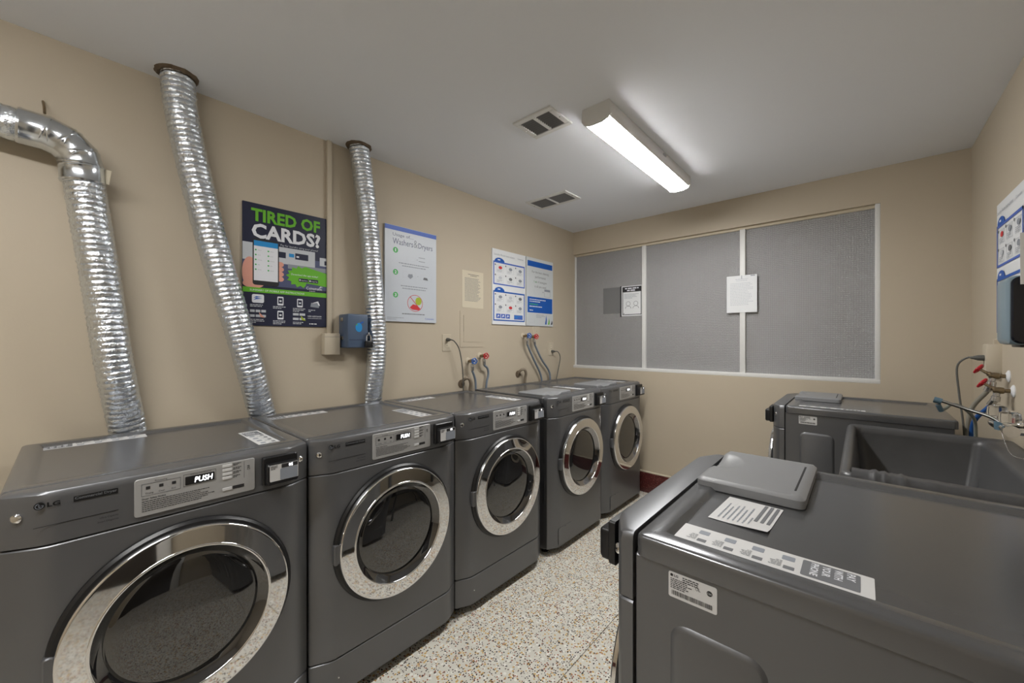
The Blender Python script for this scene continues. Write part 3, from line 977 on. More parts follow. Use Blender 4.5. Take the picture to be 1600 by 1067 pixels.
# TIRED OF CARDS
t = board('poster', 'black and navy poster with TIRED OF CARDS in green and white letters', 'poster', (0, 0.549, 1.440), WALL_L, 0.396, 0.600, M_NAVY)
Z = 0.0075
frect(t, 'upper_picture', 0.0, 0.396, 0.20, 0.36, M_NAVY2, Z)
frect(t, 'picture_machine', 0.0, 0.335, 0.320, 0.405, M_PRINTG, Z + 0.0004)
frect(t, 'picture_machine', 0.36, 0.396, 0.335, 0.38, M_PRINTG, Z + 0.0004)
frect(t, 'picture_screen', 0.235, 0.300, 0.352, 0.384, M_NAVY, Z + 0.0008)
small_print(t, 0.241, 0.370, 0.026, 1, 0.016, M_PRINTW, Z + 0.0012, 39, frac=0.5)
frect(t, 'picture_screen', 0.155, 0.190, 0.350, 0.38, M_NAVY, Z + 0.0008)
frect(t, 'picture_screen', 0.205, 0.230, 0.360, 0.378, M_SKY, Z + 0.0008)
frect(t, 'picture_screen', 0.385, 0.396, 0.342, 0.365, M_NAVY, Z + 0.0008)
frect(t, 'printed_shadow', 0.20, 0.396, 0.30, 0.322, M_MID, Z + 0.0005)  # shadow below the machine, part of the poster's printed picture
fellipse(t, 'printed_hand', 0.030, 0.260, 0.032, 0.075, M_PINK, Z + 0.0006)
fellipse(t, 'printed_hand', 0.045, 0.205, 0.045, 0.022, M_PINK, Z + 0.0007)
for k in range(4):
    fellipse(t, 'printed_finger', 0.165, 0.315 - 0.025 * k, 0.016, 0.013, M_PINK, Z + 0.0008 + 0.0001 * k, n=14)
ph = frect(t, 'printed_phone', 0.042, 0.158, 0.200, 0.428, M_INK, Z + 0.0014, 0.012, n=4)
frect(t, 'phone_screen', 0.047, 0.153, 0.222, 0.418, M_PRINTW, Z + 0.0018)
frect(t, 'phone_header', 0.047, 0.153, 0.392, 0.418, M_SKY, Z + 0.0022)
for i in range(2):
    for j in range(5):
        fellipse(t, 'phone_dot', 0.055 + 0.055 * i, 0.372 - 0.024 * j, 0.004, 0.004, M_GREEN2, Z + 0.0022, n=10)
        small_print(t, 0.063 + 0.055 * i, 0.373 - 0.024 * j, 0.028, 1, 0.006, M_PRINTG, Z + 0.0022, 40 + j)
letter(t, 'TIRED OF', 0.036, 0.512, 0.1, M_GREEN, Z + 0.001, bold=0.035, width=0.325, height=0.064)
letter(t, 'CARDS?', 0.038, 0.430, 0.1, M_PRINTW, Z + 0.001, bold=0.035, width=0.325, height=0.074)
letter(t, 'Pay for laundry using your phone!', 0.165, 0.410, 0.018, M_PRINTG, Z + 0.001, width=0.185, shear=0.1)
star = []
for k in range(18):
    a = PI * 0.42 + 2 * PI * 0.6 * k / 17
    rr = 1.0 if k % 2 == 0 else 0.8
    star.append((0.265 + 0.075 * rr * math.cos(a), 0.262 + 0.058 * rr * math.sin(a)))
flat(t, 'green_burst', [(0.396, 0.295), (0.29, 0.318)] + star + [(0.29, 0.232), (0.396, 0.222)], M_GREEN, Z + 0.0012)
letter(t, 'Download the app today!', 0.215, 0.268, 0.018, M_PRINTW, Z + 0.0016, width=0.135, shear=0.1)
for x0, s_ in ((0.252, 'App Store'), (0.303, 'Google Play')):
    frect(t, 'store_badge', x0, x0 + 0.048, 0.237, 0.255, M_NAVY, Z + 0.0018, 0.002)
    letter(t, s_, x0 + 0.012, 0.2425, 0.01, M_PRINTW, Z + 0.0022, width=0.032)
    fellipse(t, 'badge_mark', x0 + 0.006, 0.246, 0.0035, 0.0045, M_PRINTW, Z + 0.0022, n=10)
letter(t, 'Coinamatic', 0.290, 0.200, 0.02, M_PRINTW, Z + 0.001, width=0.082, height=0.015, bold=0.01)
small_print(t, 0.305, 0.194, 0.066, 1, 0.007, M_PRINTG, Z + 0.001, 4)
flat(t, 'logo_swoosh', [(0.355, 0.212), (0.364, 0.222), (0.378, 0.218), (0.366, 0.217)], M_PRINTW, Z + 0.001)
frect(t, 'green_band', 0.0, 0.396, 0.163, 0.187, M_GREEN, Z + 0.0016)
letter(t, 'SUMMARY OF MOBILE APP INSTRUCTIONS', 0.030, 0.170, 0.014, M_PRINTW, Z + 0.002, width=0.25, height=0.009)
icons = [(0.065, 0.132, 'app'), (0.165, 0.128, 'ph'), (0.258, 0.124, 'ph'), (0.335, 0.120, 'card'), (0.065, 0.060, 'keys'), (0.165, 0.056, 'ph'), (0.258, 0.052, 'keys'), (0.335, 0.050, 'txt')]
for k, (ix, iy, kd) in enumerate(icons):
    if kd == 'app':
        frect(t, 'app_icon', ix - 0.026, ix + 0.026, iy - 0.02, iy + 0.022, M_PRINTW, Z + 0.001, 0.008, n=4)
        for q in (0, 1):
            flat(t, 'app_icon_wave', [(ix - 0.020, iy - 0.006 + 0.010 * q), (ix - 0.008, iy + 0.004 + 0.008 * q), (ix + 0.018, iy + 0.002 + 0.008 * q), (ix - 0.004, iy - 0.002 + 0.008 * q)], M_BLUE, Z + 0.0014)
    elif kd == 'ph':
        frect(t, 'phone_icon', ix - 0.014, ix + 0.014, iy - 0.022, iy + 0.022, M_PRINTW, Z + 0.001, 0.004, n=3)
        frect(t, 'phone_icon_screen', ix - 0.010, ix + 0.010, iy - 0.013, iy + 0.015, M_NAVY, Z + 0.0014)
        frect(t, 'phone_icon_mark', ix - 0.005, ix + 0.005, iy - 0.004, iy + 0.004, M_PRINTW, Z + 0.0018)
    elif kd == 'card':
        flat(t, 'card_icon', [(ix - 0.024, iy - 0.012), (ix + 0.020, iy - 0.016), (ix + 0.024, iy + 0.006), (ix - 0.020, iy + 0.010)], M_MID, Z + 0.001)
        flat(t, 'card_icon', [(ix - 0.016, iy + 0.008), (ix + 0.016, iy + 0.020), (ix + 0.026, iy - 0.004), (ix + 0.018, iy - 0.002), (ix + 0.012, iy + 0.010)], M_PRINTW, Z + 0.0014)
    elif kd == 'keys':
        for q in range(2):
            for s_ in range(3 if k < 5 else 2):
                ww = 0.020 if k < 5 else 0.028
                frect(t, 'key_icon', ix - 0.034 + (ww + 0.004) * s_, ix - 0.034 + (ww + 0.004) * s_ + ww, iy + 0.006 - 0.024 * q, iy + 0.018 - 0.024 * q, M_PRINTG, Z + 0.001)
        flat(t, 'finger_icon', [(ix + 0.004, iy + 0.006), (ix + 0.030, iy - 0.020), (ix + 0.010, iy - 0.018)], M_PINK if k < 5 else M_LIME, Z + 0.0014)
    else:
        letter(t, 'NEED ASSISTANCE?', ix - 0.038, iy + 0.004, 0.01, M_PRINTW, Z + 0.001, width=0.072, bold=0.02)
        letter(t, 'www.coinamatic.com', ix - 0.038, iy - 0.006, 0.01, M_PRINTW, Z + 0.001, width=0.072)
    if kd != 'txt':
        small_print(t, ix - 0.034, iy - 0.028, 0.066 if kd != 'card' else 0.04, 3 if k in (2, 4, 5) else 2, 0.0075, M_PRINTG, Z + 0.001, 60 + k)
small_print(t, 0.305, 0.018, 0.08, 1, 0.009, M_PRINTW, Z + 0.001, 90)

# Usage of Washers & Dryers
t = board('poster', 'white board headed Usage of Washers and Dryers with green numbers', 'poster', (0, 1.299, 1.488), WALL_L, 0.395, 0.610, mat('board_white', rgb(200, 206, 214), 0.35), 0.014)
Z = 0.0144
frect(t, 'blue_band', 0.0, 0.395, 0.580, 0.608, M_BLUE2, Z)
letter(t, 'Usage of....', 0.055, 0.538, 0.03, M_NAVY2, Z, width=0.155, height=0.026)
letter(t, 'Washers', 0.055, 0.492, 0.05, M_NAVY2, Z, width=0.150, height=0.038)
letter(t, '&', 0.210, 0.492, 0.05, M_MID, Z, width=0.032, height=0.05)
letter(t, 'Dryers', 0.247, 0.482, 0.05, M_NAVY2, Z, width=0.115, height=0.046)
for k, yy in enumerate((0.455, 0.315, 0.170)):
    fellipse(t, 'number_disc', 0.075, yy, 0.018, 0.018, M_GREEN2, Z)
    letter(t, str(k + 1), 0.0715 - 0.0035 * (k > 0), yy - 0.010, 0.03, M_PRINTW, Z + 0.0006, height=0.020, width=0.007 if k == 0 else 0.014, bold=0.02)
def line_art(parent, x0, x1, y0, y1, m, z, th=0.0016):
    bm = bmesh.new()
    for q in ((x0, x1, y0, y0 + th), (x0, x1, y1 - th, y1), (x0, x0 + th, y0, y1), (x1 - th, x1, y0, y1)):
        add_box(bm, q[0], q[1], q[2], q[3], z - 0.0004, z)
    return obj('line_drawing', bm, m, parent)
line_art(t, 0.155, 0.225, 0.400, 0.425, M_PRINTG, Z)
for yy in (0.43, 0.405):
    frect(t, 'line_drawing', 0.25, 0.30, yy, yy + 0.004, M_MID, Z)
letter(t, '+', 0.232, 0.408, 0.02, M_MID, Z)
small_print(t, 0.085, 0.380, 0.26, 2, 0.016, M_MID, Z, 101, centre=True, frac=0.35)
line_art(t, 0.13, 0.225, 0.285, 0.330, M_PRINTG, Z)
line_art(t, 0.265, 0.355, 0.280, 0.320, M_PRINTG, Z)
flat(t, 'line_drawing', [(0.165, 0.295), (0.185, 0.282), (0.205, 0.298), (0.200, 0.315), (0.170, 0.312)], M_MID, Z + 0.0004)
flat(t, 'line_drawing', [(0.285, 0.288), (0.325, 0.286), (0.318, 0.302), (0.292, 0.304)], M_GREYINK, Z + 0.0004)
letter(t, '-', 0.238, 0.298, 0.03, M_MID, Z)
small_print(t, 0.085, 0.235, 0.26, 2, 0.016, M_MID, Z, 102, centre=True, frac=0.35)
bm = bmesh.new()
n = 32
loft(bm, [[(0.222 + r * math.cos(2 * PI * k / n), 0.125 + r * 0.92 * math.sin(2 * PI * k / n), Z) for k in range(n)] for r in (0.060, 0.0565)], False, False)
obj('ban_ring', bm, M_RED, t, recalc=False)
bm = bmesh.new()
bm.faces.new([bm.verts.new(p) for p in ((0.180, 0.165, Z + 0.001), (0.183, 0.168, Z + 0.001), (0.264, 0.087, Z + 0.001), (0.261, 0.084, Z + 0.001))])
obj('ban_bar', bm, M_RED, t, recalc=False)
fellipse(t, 'printed_garment', 0.248, 0.140, 0.024, 0.026, M_LIME, Z + 0.0002)
flat(t, 'printed_garment', [(0.180, 0.095), (0.205, 0.118), (0.235, 0.112), (0.262, 0.092), (0.25, 0.080), (0.20, 0.082)], M_RED, Z + 0.0005)
small_print(t, 0.10, 0.055, 0.22, 1, 0.014, M_GREYINK, Z, 103, centre=True, frac=0.4)
letter(t, 'Coinamatic', 0.300, 0.020, 0.02, M_BLUE2, Z, width=0.075)
small_print(t, 0.015, 0.026, 0.12, 2, 0.010, M_MID, Z, 104, frac=0.35)

# cream notice and access panel
t = thing('paper_notice', 'small cream typed notice taped on the wall above the access panel', 'notice', (0, 1.943, 1.616), WALL_L)
obj('sheet', prism(rrect(0.219, 0.280, 0.002, 1, 0.1095, 0.14), -0.0005, 0.0015), M_CREAM, t)
small_print(t, 0.055, 0.255, 0.12, 2, 0.010, M_INK, 0.002, 111, centre=True, frac=0.35)
small_print(t, 0.025, 0.225, 0.17, 19, 0.0095, M_GREYINK, 0.002, 112, frac=0.35)
t = thing('access_panel', 'beige painted access panel with a dark slit in the wall', 'access panel', (0, 1.922, 1.316), WALL_L)
obj('panel_frame', prism(rrect(0.240, 0.274, 0.003, 1, 0.12, 0.137), -0.0005, 0.003), M_WALL, t)
obj('panel_door', prism(rrect(0.190, 0.205, 0.002, 1, 0.128, 0.142), 0.0, 0.005), M_WALL, t)
obj('slit', prism(rrect(0.004, 0.125, 0.001, 1, 0.0345, 0.178), 0.0, 0.0042), M_GAP, t)


# paired blue posters
def instruction_poster(t, w_, h_):
    Z = 0.0104
    letter(t, 'Laundry Room Instructions', 0.020, h_ - 0.050, 0.02, M_MID, Z, width=0.25)
    letter(t, 'Coinamatic', 0.31, h_ - 0.048, 0.016, M_MID, Z, width=0.08)
    for b, (y0, y1, rows) in enumerate(((0.325, 0.515, 2), (0.03, 0.275, 2))):
        bm = bmesh.new()
        for q in ((0.012, w_ - 0.012, y0, y0 + 0.010), (0.012, w_ - 0.012, y1 - 0.012, y1), (0.012, 0.022, y0, y1), (w_ - 0.022, w_ - 0.012, y0, y1)):
            add_box(bm, q[0], q[1], q[2], q[3], Z - 0.0004, Z + 0.0002)
        obj('blue_border', bm, M_BLUE2 if b == 0 else M_BLUE, t)
        flat(t, 'blue_tab', [(0.025, y1 - 0.002)] + [(0.085 + 0.06 * math.cos(a), y1 - 0.002 + 0.034 * math.sin(a)) for a in [PI - PI * k / 10 for k in range(11)]], M_BLUE, Z + 0.0006)
        small_print(t, 0.062, y1 + 0.018, 0.048, 1, 0.018, M_PRINTW, Z + 0.001, 129, frac=0.5)
        top = y1 - 0.02
        rh = 0.083
        for r in range(rows):
            for c in range(3):
                cx_ = 0.035 + 0.125 * c
                yy = top - rh * r
                fellipse(t, 'step_dot', cx_, yy - 0.008, 0.007, 0.007, M_GREYINK, Z, n=12)
                line_art(t, cx_ + 0.012, cx_ + 0.098, yy - 0.068, yy - 0.008, M_PRINTG, Z)
                mm = (M_RED, M_MID, M_MID, M_PRINTG, M_GREYINK, M_MID)[(r * 3 + c + b * 2) % 6]
                fellipse(t, 'step_picture', cx_ + 0.06, yy - 0.028, 0.022, 0.013, mm, Z + 0.0002, n=12)
                small_print(t, cx_ + 0.02, yy - 0.045, 0.07, 3, 0.0075, M_MID, Z + 0.0002, 130 + 10 * r + c + 40 * b, frac=0.35)
    for c in range(3):
        frect(t, 'blue_tile', 0.045 + 0.058 * c, 0.045 + 0.058 * c + 0.050, 0.052, 0.088, M_BLUE2, Z + 0.0003)
        flat(t, 'tile_mark', [(0.055 + 0.058 * c, 0.06), (0.068 + 0.058 * c, 0.082), (0.085 + 0.058 * c, 0.07)], M_PRINTW, Z + 0.0007)
    frect(t, 'blue_tile', 0.265, 0.378, 0.048, 0.086, M_BLUE2, Z + 0.0003)
    small_print(t, 0.275, 0.078, 0.09, 2, 0.012, M_SKY, Z + 0.0007, 150)


t = board('poster', 'white instruction poster with two blue bordered picture boxes beside the detergent poster', 'poster', (0, 2.254, 1.498), WALL_L, 0.417, 0.614, M_PAPER, 0.010)
instruction_poster(t, 0.417, 0.614)
t = board('poster', 'white and blue poster about the best cleaning performance and detergent', 'poster', (0, 2.683, 1.499), WALL_L, 0.402, 0.614, mat('board_pale', rgb(204, 208, 210), 0.4), 0.010)
Z = 0.0104
frect(t, 'blue_band', 0.018, 0.390, 0.535, 0.585, M_BLUE, Z)
for k, (s_, ww) in enumerate((('For the best cleaning', 0.25), ('performance', 0.16), ('1 oz of detergent', 0.19), ('is all you need', 0.17))):
    letter(t, s_, 0.205, 0.480 - 0.043 * k, 0.03, M_GREYINK, Z, align='CENTER', width=ww)
letter(t, '1 oz', 0.108, 0.394, 0.03, M_GREEN2, Z + 0.0006, width=0.04)
line_art(t, 0.11, 0.22, 0.290, 0.335, M_PRINTG, Z)
line_art(t, 0.265, 0.355, 0.275, 0.345, M_MID, Z)
frect(t, 'printed_band', 0.268, 0.352, 0.325, 0.343, M_MID, Z + 0.0003)
letter(t, '=', 0.235, 0.305, 0.03, M_GREYINK, Z)
frect(t, 'blue_block', 0.018, 0.390, 0.120, 0.262, M_BLUE, Z)
small_print(t, 0.045, 0.243, 0.31, 2, 0.018, M_PRINTW, Z + 0.0005, 160, frac=0.45)
small_print(t, 0.045, 0.200, 0.30, 1, 0.018, M_GREEN2, Z + 0.0005, 164, frac=0.45)
small_print(t, 0.045, 0.180, 0.30, 1, 0.018, M_PRINTW, Z + 0.0005, 161, frac=0.45)
small_print(t, 0.045, 0.145, 0.14, 1, 0.018, M_PRINTW, Z + 0.0005, 162, frac=0.45)
small_print(t, 0.14, 0.105, 0.13, 3, 0.012, M_MID, Z, 163, frac=0.3)
line_art(t, 0.030, 0.115, 0.030, 0.060, M_PRINTG, Z)
for k, (mm, hh) in enumerate(((M_BLUE, 0.085), (M_GREEN, 0.062), (M_NAVY, 0.04))):
    x0 = 0.275 + 0.045 * k
    flat(t, 'printed_blade', [(x0, 0.018), (x0 + 0.024, 0.018), (x0 + 0.028, 0.018 + hh * 0.5), (x0 + 0.018, 0.018 + hh), (x0 + 0.012, 0.018 + hh * 0.5)], mm, Z)


# ---------------------------------------------------------------- outlets, plugs, valves
def outlet(name, label, loc, rot, w_=0.078, h_=0.122, sockets=True, m=M_BEIGEBOX):
    t = thing(name, label, 'outlet', loc, rot)
    obj('cover_plate', prism(rrect(w_, h_, 0.004, 3), -0.0005, 0.005, bev=0.002), m, t)
    if sockets:
        for yy in (-0.020, 0.020):
            so = obj('socket', prism(rrect(0.034, 0.028, 0.012, 4, 0, yy), 0.0, 0.007), M_CREAM, t)
            for xx in (-0.006, 0.006):
                obj('slot', prism(rrect(0.002, 0.008, 0.0005, 1, xx, yy + 0.002), 0.004, 0.0074), M_GAP, so)
    obj('screw', lathe([(0.003, 0.004), (0.002, 0.0075)], 8, cap=True), M_STEEL, t)
    return t


outlet('wall_outlet', 'beige wall outlet beside the Usage of Washers and Dryers board', (0, 1.796, 1.350), WALL_L)
outlet('wall_outlet', 'beige wall outlet right of the detergent poster, near the window', (0, 3.062, 1.286), WALL_L)
t = outlet('blank_plate', 'small blank plate just under the detergent poster above the valves', (0, 2.835, 1.452), WALL_L, 0.10, 0.085, False)


def power_cord(label, plug, path, m=M_CORD):
    t = thing('power_cord', label, 'cord', (0, 0, 0))
    a, d = Vector(plug[0]), Vector(plug[1]).normalized()
    bm = tube([a, a + d * 0.004, a + d * 0.02, a + d * 0.034, a + d * 0.044], lambda s: (0.013, 0.014, 0.013, 0.008, 0.005)[min(4, int(s * 4 + 0.5))], 10)
    obj('plug', bm, m, t)
    obj('cable', tube([tuple(a + d * 0.036)] + path, 0.0042, 8, smooth_n=40), m, t)
    return t


power_cord('grey power cord plugged in beside the Usage of Washers and Dryers board', ((0.006, 1.796, 1.372), (1, 0, 0)), [(0.062, 1.815, 1.362), (0.066, 1.86, 1.30), (0.060, 1.895, 1.16), (0.045, 1.915, 1.0), (0.04, 1.92, 0.85)])
power_cord('grey power cord plugged into the outlet near the window', ((0.006, 3.070, 1.262), (1, 0, 0)), [(0.058, 3.10, 1.258), (0.066, 3.125, 1.20), (0.05, 3.11, 1.07), (0.035, 3.09, 0.95), (0.03, 3.085, 0.85)])


def wheel(m, r=0.020):
    """valve hand wheel about z"""
    bm = bmesh.new()
    n, k = 28, 8
    loops = []
    for i in range(n):
        a = 2 * PI * i / n
        rr = r * (1 + 0.07 * math.cos(5 * a))
        loops.append([((rr + 0.0042 * math.cos(b)) * math.cos(a), (rr + 0.0042 * math.cos(b)) * math.sin(a), 0.0045 * math.sin(b)) for b in [2 * PI * q / k for q in range(k)]])
    loops.append(loops[0])
    loft(bm, loops, False, False)
    bmesh.ops.remove_doubles(bm, verts=bm.verts[:], dist=1e-5)
    for i in range(4):
        a = PI / 4 + PI / 2 * i
        tube([(0, 0, 0), (r * math.cos(a), r * math.sin(a), 0)], 0.0034, 6, bm)
    lathe([(0.0065, -0.006), (0.0065, 0.004), (0.004, 0.006)], 12, bm, cap=True)
    return bm


def aim(p, d):
    """matrix placing local z along d at p"""
    return Matrix.Translation(p) @ Vector(d).to_track_quat('Z', 'Y').to_matrix().to_4x4()


def valve(label, base, out, hdir, m, group, grip=0.06):
    """stop valve: flange on the wall, body, spout down, hand wheel"""
    t = thing('water_valve', label, 'valve', (0, 0, 0), group=group)
    b = Vector(base)
    o = Vector(out).normalized()
    h = Vector(hdir).normalized()
    obj('flange', lathe([(0.026, -0.004), (0.026, 0.003), (0.016, 0.008), (0.009, 0.010)], 20, cap=True), M_PAPER if group.startswith('right') else M_BEIGEBOX, t, mx=aim(b, o))
    c = b + o * 0.045
    obj('body', lathe([(0.0085, 0.0), (0.0085, 0.024), (0.013, 0.028), (0.0145, 0.040), (0.013, 0.054), (0.008, 0.058)], 16, cap=True), M_BRASS, t, mx=aim(b, o))
    obj('stem', lathe([(0.010, 0.0), (0.010, 0.016), (0.006, 0.020), (0.005, grip)], 12, cap=True), M_BRASS, t, mx=aim(c, h))
    obj('hand_wheel', wheel(m), m, t, mx=aim(c + h * grip, h))
    obj('spout', lathe([(0.010, 0.0), (0.010, 0.024), (0.0135, 0.026), (0.0135, 0.046), (0.010, 0.048)], 14, cap=True), M_STEEL, t, mx=aim(c, (0.12 * o.x, 0, -1)))
    return t, c


def hose(label, pts, m, group, r=0.0085, coup=M_STEEL):
    t = thing('water_hose', label, 'hose', (0, 0, 0), group=group)
    obj('hose_tube', tube(pts, r, 10, smooth_n=44), m, t)
    obj('coupling', tube([Vector(pts[0]), Vector(pts[0]) + (Vector(pts[1]) - Vector(pts[0])).normalized() * 0.03], r * 1.45, 10), coup, t)
    return t


G1 = 'wall valves over the left row'
for lab, m_, by, bz, pts in (
        ('blue-handled valve', M_VBLUE, 2.000, 1.212, [(2.003, 1.172), (2.006, 1.14), (2.030, 1.10), (2.048, 1.055), (2.052, 0.98), (2.052, 0.86)]),
        ('red-handled valve', M_VRED, 2.122, 1.247, [(2.124, 1.207), (2.132, 1.175), (2.170, 1.15), (2.186, 1.10), (2.165, 1.02), (2.155, 0.86)])):
    valve(lab + ' on the left wall below the access panel', (0, by, bz), (1, 0, 0), (1, -0.28, 0.05), m_, G1, 0.042)
    hose('grey hose hanging from the ' + lab + ' below the access panel', [(0.050 - 0.017 * min(1, k / 3), y, z) for k, (y, z) in enumerate(pts)], M_HOSE, 'grey water hoses')
for lab, m_, by, bz, pts in (
        ('blue-handled valve', M_VBLUE, 2.645, 1.407, [(2.645, 1.367), (2.655, 1.33), (2.75, 1.20), (2.85, 1.075), (2.88, 0.99), (2.885, 0.86)]),
        ('red-handled valve', M_VRED, 2.742, 1.400, [(2.744, 1.360), (2.76, 1.33), (2.862, 1.20), (2.985, 1.085), (3.01, 1.0), (3.015, 0.86)])):
    valve(lab + ' on the left wall under the paired posters', (0, by, bz), (1, 0, 0), (1, -0.28, 0.05), m_, G1, 0.042)
    hose('grey hose slanting from the ' + lab + ' under the paired posters', [(0.052 - 0.020 * min(1, k / 3), y, z) for k, (y, z) in enumerate(pts)], M_HOSE, 'grey water hoses')
for yy, zz, lab in ((1.955, 1.045, 'drain hose hooked into the wall pipe behind the third dryer'), (2.60, 1.075, 'drain hose hooked into the wall pipe behind the washers')):
    t = thing('drain_hose', lab, 'drain hose', (0, yy, 0))
    obj('hose_tube', tube([(-0.002, -0.02, zz), (0.03, -0.015, zz + 0.035), (0.05, 0.01, zz + 0.04), (0.05, 0.03, zz + 0.005), (0.036, 0.035, zz - 0.05), (0.032, 0.035, zz - 0.2)], 0.012, 12, smooth_n=36), mat('drain_grey', rgb(132, 120, 104), 0.5), t)
    obj('pipe_sleeve', lathe([(0.030, -0.002), (0.030, 0.004), (0.018, 0.007)], 20, cap=True), M_BROWN, t, mx=aim((0, -0.02, zz), (1, 0, 0)))

# ---------------------------------------------------------------- notices on the glass
YS = YB + yg
t = thing('wall_sign', 'small grey blank sheet stuck on the wired glass', 'sign', (0.322, YS, 1.628), WALL_B)
obj('sheet', prism(rrect(0.182, 0.25, 0.002, 1, 0.091, 0.125), -0.0005, 0.002), mat('grey_sheet', rgb(120, 120, 120), 0.6), t)
t = thing('wall_sign', 'black bordered white notice on the wired glass next to the grey sheet', 'sign', (0.513, YS, 1.598), WALL_B)
obj('sheet', prism(rrect(0.208, 0.282, 0.002, 1, 0.104, 0.141), -0.0005, 0.003), M_PAPER, t)
obj('dark_edge', box(-0.006, 0.002, -0.006, 0.285, -0.0005, 0.012), M_INK, t)
line_art(t, 0.012, 0.200, 0.010, 0.274, M_INK, 0.0036, 0.006)
frect(t, 'black_header', 0.012, 0.200, 0.225, 0.272, M_INK, 0.0038)
small_print(t, 0.026, 0.264, 0.16, 2, 0.019, M_PRINTW, 0.0044, 172, frac=0.6, centre=True)
for cx_ in (0.070, 0.145):
    bm = bmesh.new()
    loft(bm, [[(cx_ + r * math.cos(2 * PI * k / 20), 0.115 + r * math.sin(2 * PI * k / 20), 0.0036) for k in range(20)] for r in (0.022, 0.019)], False, False)
    loft(bm, [[(cx_ + 1.25 * r * math.cos(PI * k / 12), 0.07 + r * math.sin(PI * k / 12), 0.0036) for k in range(13)] for r in (0.024, 0.021)], False, False, closed=False)
    obj('line_drawing', bm, M_GREYINK, t, recalc=False)
small_print(t, 0.03, 0.205, 0.15, 4, 0.012, M_MID, 0.0036, 170, frac=0.3)
small_print(t, 0.02, 0.026, 0.03, 1, 0.01, M_INK, 0.0036, 171)
t = thing('paper_notice', 'white typed sheet taped over the window mullion', 'notice', (1.425, YB + 0.021, 1.585), WALL_B)
obj('sheet', prism(rrect(0.208, 0.288, 0.002, 1, 0.104, 0.144), -0.0005, 0.0015), M_PAPER, t)
small_print(t, 0.05, 0.262, 0.11, 2, 0.012, M_PRINTG, 0.002, 180, centre=True, frac=0.4)
small_print(t, 0.025, 0.230, 0.16, 15, 0.012, M_PRINTG, 0.002, 181, frac=0.35)
frect(t, 'tape', 0.165, 0.195, 0.278, 0.284, M_MID, 0.0024)
obj('hook', tube([(0.105, 0.288, 0.001), (0.105, 0.262, 0.003)], 0.002, 6), M_MID, t)

# ---------------------------------------------------------------- laundry sink
SX0, SX1, SY0, SY1, SZ = 2.172, 2.700, 1.600, 2.585, 0.955
t = thing('laundry_sink', 'deep grey moulded laundry sink against the right wall between the two washers', 'sink', ((SX0 + SX1) / 2, (SY0 + SY1) / 2, 0))
a, b = (SX1 - SX0) / 2, (SY1 - SY0) / 2
bm = bmesh.new()
def ring(i, z, dx=0.0, r=0.03, dxr=0.0):
    w2 = 2 * a - 2 * i - dxr
    return [(x - dxr / 2, y, z) for x, y in rrect(w2, 2 * b - 2 * i, r, 6)]
loft(bm, [ring(0.11, 0.48, r=0.05), ring(0.035, 0.60), ring(0.010, 0.90), ring(0.004, 0.915), ring(0.0, 0.93), ring(0.004, 0.946), ring(0.013, SZ), ring(0.026, 0.952), ring(0.034, 0.942, dxr=0.05), ring(0.036, 0.92, dxr=0.06), ring(0.06, 0.62, dxr=0.06, r=0.04), ring(0.12, 0.575, dxr=0.05, r=0.05)])
obj('basin', bm, M_SINK, t, ang=55)
obj('drain', lathe([(0.035, 0.576), (0.030, 0.580), (0.024, 0.577)], 20, cap=True), M_STEEL, t)
for sx in (-1, 1):
    for sy in (-1, 1):
        obj('leg', tube([(sx * (a - 0.09), sy * (b - 0.10), 0.56), (sx * (a - 0.05), sy * (b - 0.05), 0.0)], 0.017, 10), M_SINK, t)
bm = bmesh.new()
rnd = random.Random(2)
cp = [(2.613, 2.30, 1.05), (2.615, 2.27, 1.01), (2.618, 2.23, 0.977), (2.623, 2.20, 0.963), (2.632, 2.17, 0.962), (2.645, 2.15, 0.968), (2.658, 2.15, 1.0), (2.66, 2.17, 1.03)]
cp = [(x - (SX0 + SX1) / 2, y - (SY0 + SY1) / 2, z) for x, y, z in cp]
P_, L_ = spline(cp, 42)
for p in P_:
    bmesh.ops.create_icosphere(bm, subdivisions=1, radius=0.0019, matrix=Matrix.Translation(p))
o = obj('bead_chain', bm, M_STEEL, t)
o['kind'] = 'stuff'

# dark sheet draped over the sink's end rim
t = thing('plastic_sheet', 'dark crumpled plastic sheet draped over the sink rim facing the washer', 'sheet', (0, 0, 0))
bm = bmesh.new()
rows = []
NX = 60
for i in range(NX + 1):
    x = SX0 + 0.032 + (SX1 - 0.10 - SX0) * i / NX
    fold = 0.006 * noise.noise(Vector((x * 22, 0, 3))) + (0.012 * math.sin((x - 2.25) * 160) if 2.24 < x < 2.33 else 0)
    prof = [(SY0 + 0.115, 0.70), (SY0 + 0.113, 0.80), (SY0 + 0.110, 0.90), (SY0 + 0.104, 0.944), (SY0 + 0.092, 0.953), (SY0 + 0.060, 0.955), (SY0 + 0.03, 0.962), (SY0 + 0.006, 0.962), (SY0 - 0.008, 0.94), (SY0 - 0.012, 0.84), (SY0 - 0.014, 0.74)]
    row = []
    for k, (y, z) in enumerate(prof):
        d = fold * (1.0 if k > 8 or k < 3 else 0.25)
        row.append(bm.verts.new((x, y + (abs(d) if k < 5 else -abs(d) if k > 7 else 0), z + (abs(fold) * 0.4 if 4 <= k <= 7 else 0) - (0.05 * noise.noise(Vector((x * 6, 9, 1))) if k == 10 else 0))))
    rows.append(row)
for i in range(NX):
    for k in range(10):
        bm.faces.new((rows[i][k], rows[i + 1][k], rows[i + 1][k + 1], rows[i][k + 1]))
o = obj('sheet', bm, M_RAG, t, ang=60)
sd = o.modifiers.new('thickness', 'SOLIDIFY')
sd.thickness = 0.002

